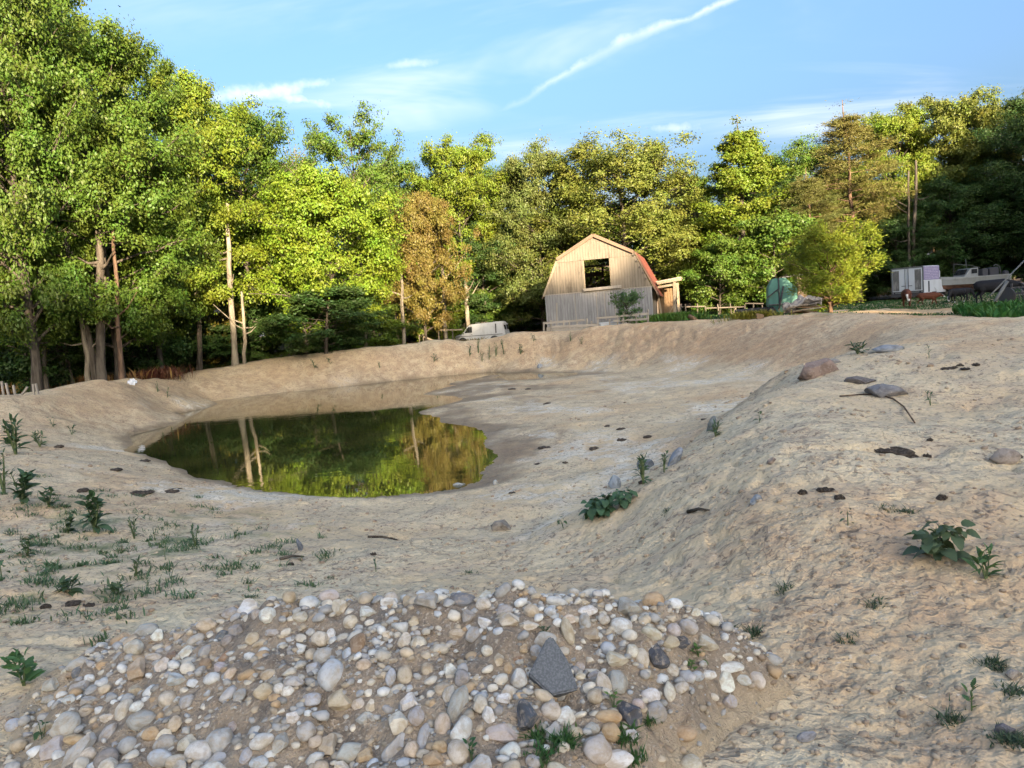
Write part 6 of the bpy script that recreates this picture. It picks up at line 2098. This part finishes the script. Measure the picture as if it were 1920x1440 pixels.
# ------------------------------------------------------------------ boulders, slabs, dung, clods
M_BOULD, tb_ = new_mat('field_boulder')
pb_ = tb_.n('ShaderNodeTexCoord').outputs['Object']
oc_ = tb_.n('ShaderNodeObjectInfo').outputs['Color']
nb1, nb2 = tb_.noise(pb_, 1.6, 5, .65, .5), tb_.noise(pb_, 9, 4, .7)
cb_ = tb_.mix(tb_.ramp(nb1, .4, .65), oc_, tb_.mix(1.0, oc_, (.6, .58, .56), 'MULTIPLY'))
cb_ = tb_.mix(tb_.ramp(nb2, .55, .7, 0, .6), cb_, (.45, .40, .33))
finish(tb_, cb_, .85, tb_.bump(tb_.math('ADD', nb1, tb_.math('MULTIPLY', nb2, .4)), .5, .08), .3)
BOULD = [stone_mesh('boulder', 400 + k, 1, 4) for k in range(4)]
for m_ in BOULD: m_.materials.append(M_BOULD)
for k, (px, py, w_, h_, dep, turn, colr, lab) in enumerate([
        (1537, 704, 78, 38, .5, -12, (.28, .20, .16), 'brown weathered boulder on the crest of the right bank'),
        (1672, 742, 78, 26, .45, -10, (.22, .21, .21), 'flat grey boulder half sunk right of the brown boulder'),
        (1618, 719, 55, 14, .3, -4, (.17, .15, .14), 'low dark rock between the two boulders'),
        (1672, 658, 52, 13, .5, 0, (.29, .30, .31), 'blue-grey flat rock beyond the boulders on the right plateau'),
        (1340, 805, 22, 27, .3, 0, (.25, .25, .22), 'small upright stone on the lip of the right bank'),
        (1268, 868, 20, 40, .2, -35, (.27, .29, .32), 'thin grey slab leaning on the right bank'),
        (1212, 880, 34, 26, .2, 20, (.22, .24, .26), 'dark grey slab behind the feathery lip weed'),
        (1153, 915, 24, 30, .15, 0, (.36, .39, .41), 'pale grey pointed stone behind the vine clump'),
        (1418, 942, 27, 13, .1, 22, (.29, .31, .33), 'small blue-grey stone on the right slope'),
        (942, 994, 40, 24, .2, 0, (.30, .26, .21), 'block of dried mud on the basin slope'),
        (563, 1032, 10, 26, .05, 12, (.24, .25, .27), 'small dark upright shard on the near clay'),
        (1893, 868, 46, 26, .2, 0, (.38, .31, .25), 'tan stone at the right picture edge'),
        (1560, 684, 34, 12, .2, 0, (.30, .28, .26), 'grey rock just above the brown boulder'),
        (930, 908, 12, 12, .08, 0, (.5, .49, .46), 'pale pebble at the near end of the water'),
        (860, 912, 26, 8, .1, 0, (.42, .43, .43), 'flat pale stone at the near shore'),
        (1013, 689, 12, 9, .25, 0, (.33, .35, .38), 'lone dark stone at the foot of the far bank'),
        (1448, 868, 22, 10, .1, 0, (.33, .25, .19), 'reddish clod on the right slope'),
        (1905, 1270, 26, 14, .05, 0, (.40, .34, .28), 'rounded stone at the lower right edge'),
        (1890, 1380, 30, 18, .05, 0, (.16, .15, .16), 'dark stone in the lower right corner'),
        (1515, 1388, 34, 16, .05, 10, (.36, .35, .36), 'small grey flat stone at the bottom right'),
        (1350, 1325, 64, 34, .08, -12, (.40, .33, .26), 'smooth half-buried tan cobble right of the heap')]):
    q = surface_hit(px, py)
    dd = (q - Vector((0, 0, CAM_H))).length
    wm, hm = w_ / FPX * dd, h_ / FPX * dd
    o = link('boulder' if w_ > 45 else 'rock', BOULD[k % 4], None, None, q + Vector((0, .3 * dep, .12 * hm)), (R(8 * math.sin(k)), R(-turn), R(15 * math.sin(k * 2))), (wm / 2, max(dep, hm) / 2, hm * .72))
    o.color = colr + (1,)
    tag(o, lab, 'rock')
M_DUNG, td_ = new_mat('dried_dung')
pd_ = td_.n('ShaderNodeTexCoord').outputs['Object']
nd_ = td_.noise(pd_, 4, 5, .7)
finish(td_, td_.mix(td_.ramp(nd_, .35, .7), (.06, .046, .035), (.22, .17, .125)), .95, td_.bump(nd_, .8, .1), .1)
DUNG = [stone_mesh('cow_pat', 500 + k, k % 2, 3) for k in range(3)]
for m_ in DUNG:
    for v in m_.vertices:
        v.co.z *= 1 + .5 * math.sin(v.co.x * 7 + v.co.y * 5)
    m_.materials.append(M_DUNG)
for k, (px, py, w_) in enumerate([(1680, 850, 60), (1655, 845, 34), (1700, 858, 36), (1738, 856, 16), (1745, 826, 14), (1905, 858, 24), (1766, 935, 22), (1548, 920, 32), (1575, 935, 24), (1505, 925, 18), (130, 1135, 36), (165, 1137, 22), (85, 1140, 20),
                                  (268, 865, 26), (110, 838, 20), (255, 925, 26), (325, 922, 30), (215, 882, 24), (155, 920, 24), (272, 926, 34), (1205, 905, 18), (1140, 800, 20), (1020, 840, 26), (1115, 842, 26), (1165, 805, 20), (1320, 787, 16), (960, 730, 16),
                                  (990, 730, 14), (1025, 757, 18), (1165, 825, 22), (1215, 820, 22), (700, 1040, 14), (1790, 690, 14), (1800, 686, 12), (1810, 692, 20), (1775, 693, 26), (1830, 684, 14), (1010, 870, 16), (1060, 868, 14), (545, 1060, 14), (960, 925, 18), (930, 985, 20)]):
    q = surface_hit(px, py)
    dd = (q - Vector((0, 0, CAM_H))).length
    wm = w_ / FPX * dd
    o = link('cow_pat', DUNG[k % 3], None, None, q + Vector((0, 0, .002)), (0, 0, k * 1.7), (wm / 2, wm / 2 * .8, max(.02, wm * .12)))
    if k <= 3:
        if k == 0:
            dh = empty('dung_heap', q)
            tag(dh, 'dark crumbling dung heap in the middle of the right slope', 'dung heap')
        o.name = 'dung_clump'
        o.parent = dh
        o.location = o.location - dh.location
    else:
        tag(o, 'dark dried cow pat on the clay left of the pond' if px < 420 else 'dark dried cow pat on the pale basin floor' if px < 1330 and py < 960
            else 'dark dried cow pat on the right bank' if px > 1330 else 'dark dung crumb on the near clay', 'cow pat', 'dried cow pats')
# crumbs and clods of clay over the near ground
n_ = 16000
r_ = 2.0 * (22 / 2.0) ** rsn.uniform(0, 1, n_)
a_ = np.radians(rsn.uniform(-42, 42, n_))
x, y = r_ * np.sin(a_), r_ * np.cos(a_)
k_ = (fbm(x * .8, y * .8 + 11, 3) + rsn.normal(0, .25, n_) > .05) & (base_h(x, y) > .12) & (mound_h(x, y) < .16)
x, y, r_ = x[k_], y[k_], r_[k_]
sz = (.0035 + .013 * rsn.uniform(0, 1, len(x)) ** 3.5) * (1 + r_ * .13)
tone = rsn.uniform(0, 1, (len(x), 1))
cc = np.array([[.50, .40, .28]]) * tone + np.array([[.30, .22, .15]]) * (1 - tone)
o = stone_crowd('clay_crumbs', np.stack([x, y, ground(x, y) + np.clip(mound_h(x, y), 0, None) + sz * .1], 1), sz, cc, None, (0, 0, 0), 9, 'loose crumbs and clods of dry clay over the trampled ground')
# red-brown root across the right slope
pts = [surface_hit(px, py) + Vector((0, 0, .015)) for px, py in ((1575, 745), (1610, 742), (1645, 741), (1675, 750), (1695, 765), (1715, 795))]
tag(pipe('bare_root', pts, .009, M_PINEBARK, None, 6), 'thin reddish root snaking over the right slope below the flat boulder', 'root')
for k, (a, b, lab) in enumerate([((525, 1050), (570, 1046), 'dead grey stick lying on the near clay'), ((690, 1008), (745, 1014), 'forked twig on the basin slope'), ((310, 922), (342, 917), 'short thick branch left of the pond'), ((1290, 962), (1330, 960), 'bleached root stub on the right slope')]):
    q0, q1 = surface_hit(*a), surface_hit(*b)
    tag(pipe('dead_branch', [q0 + Vector((0, 0, .01)), (q0 + q1) / 2 + Vector((0, 0, .03)), q1 + Vector((0, 0, .015))], [.016, .014, .006], M_BARK, None, 6), lab, 'branch')
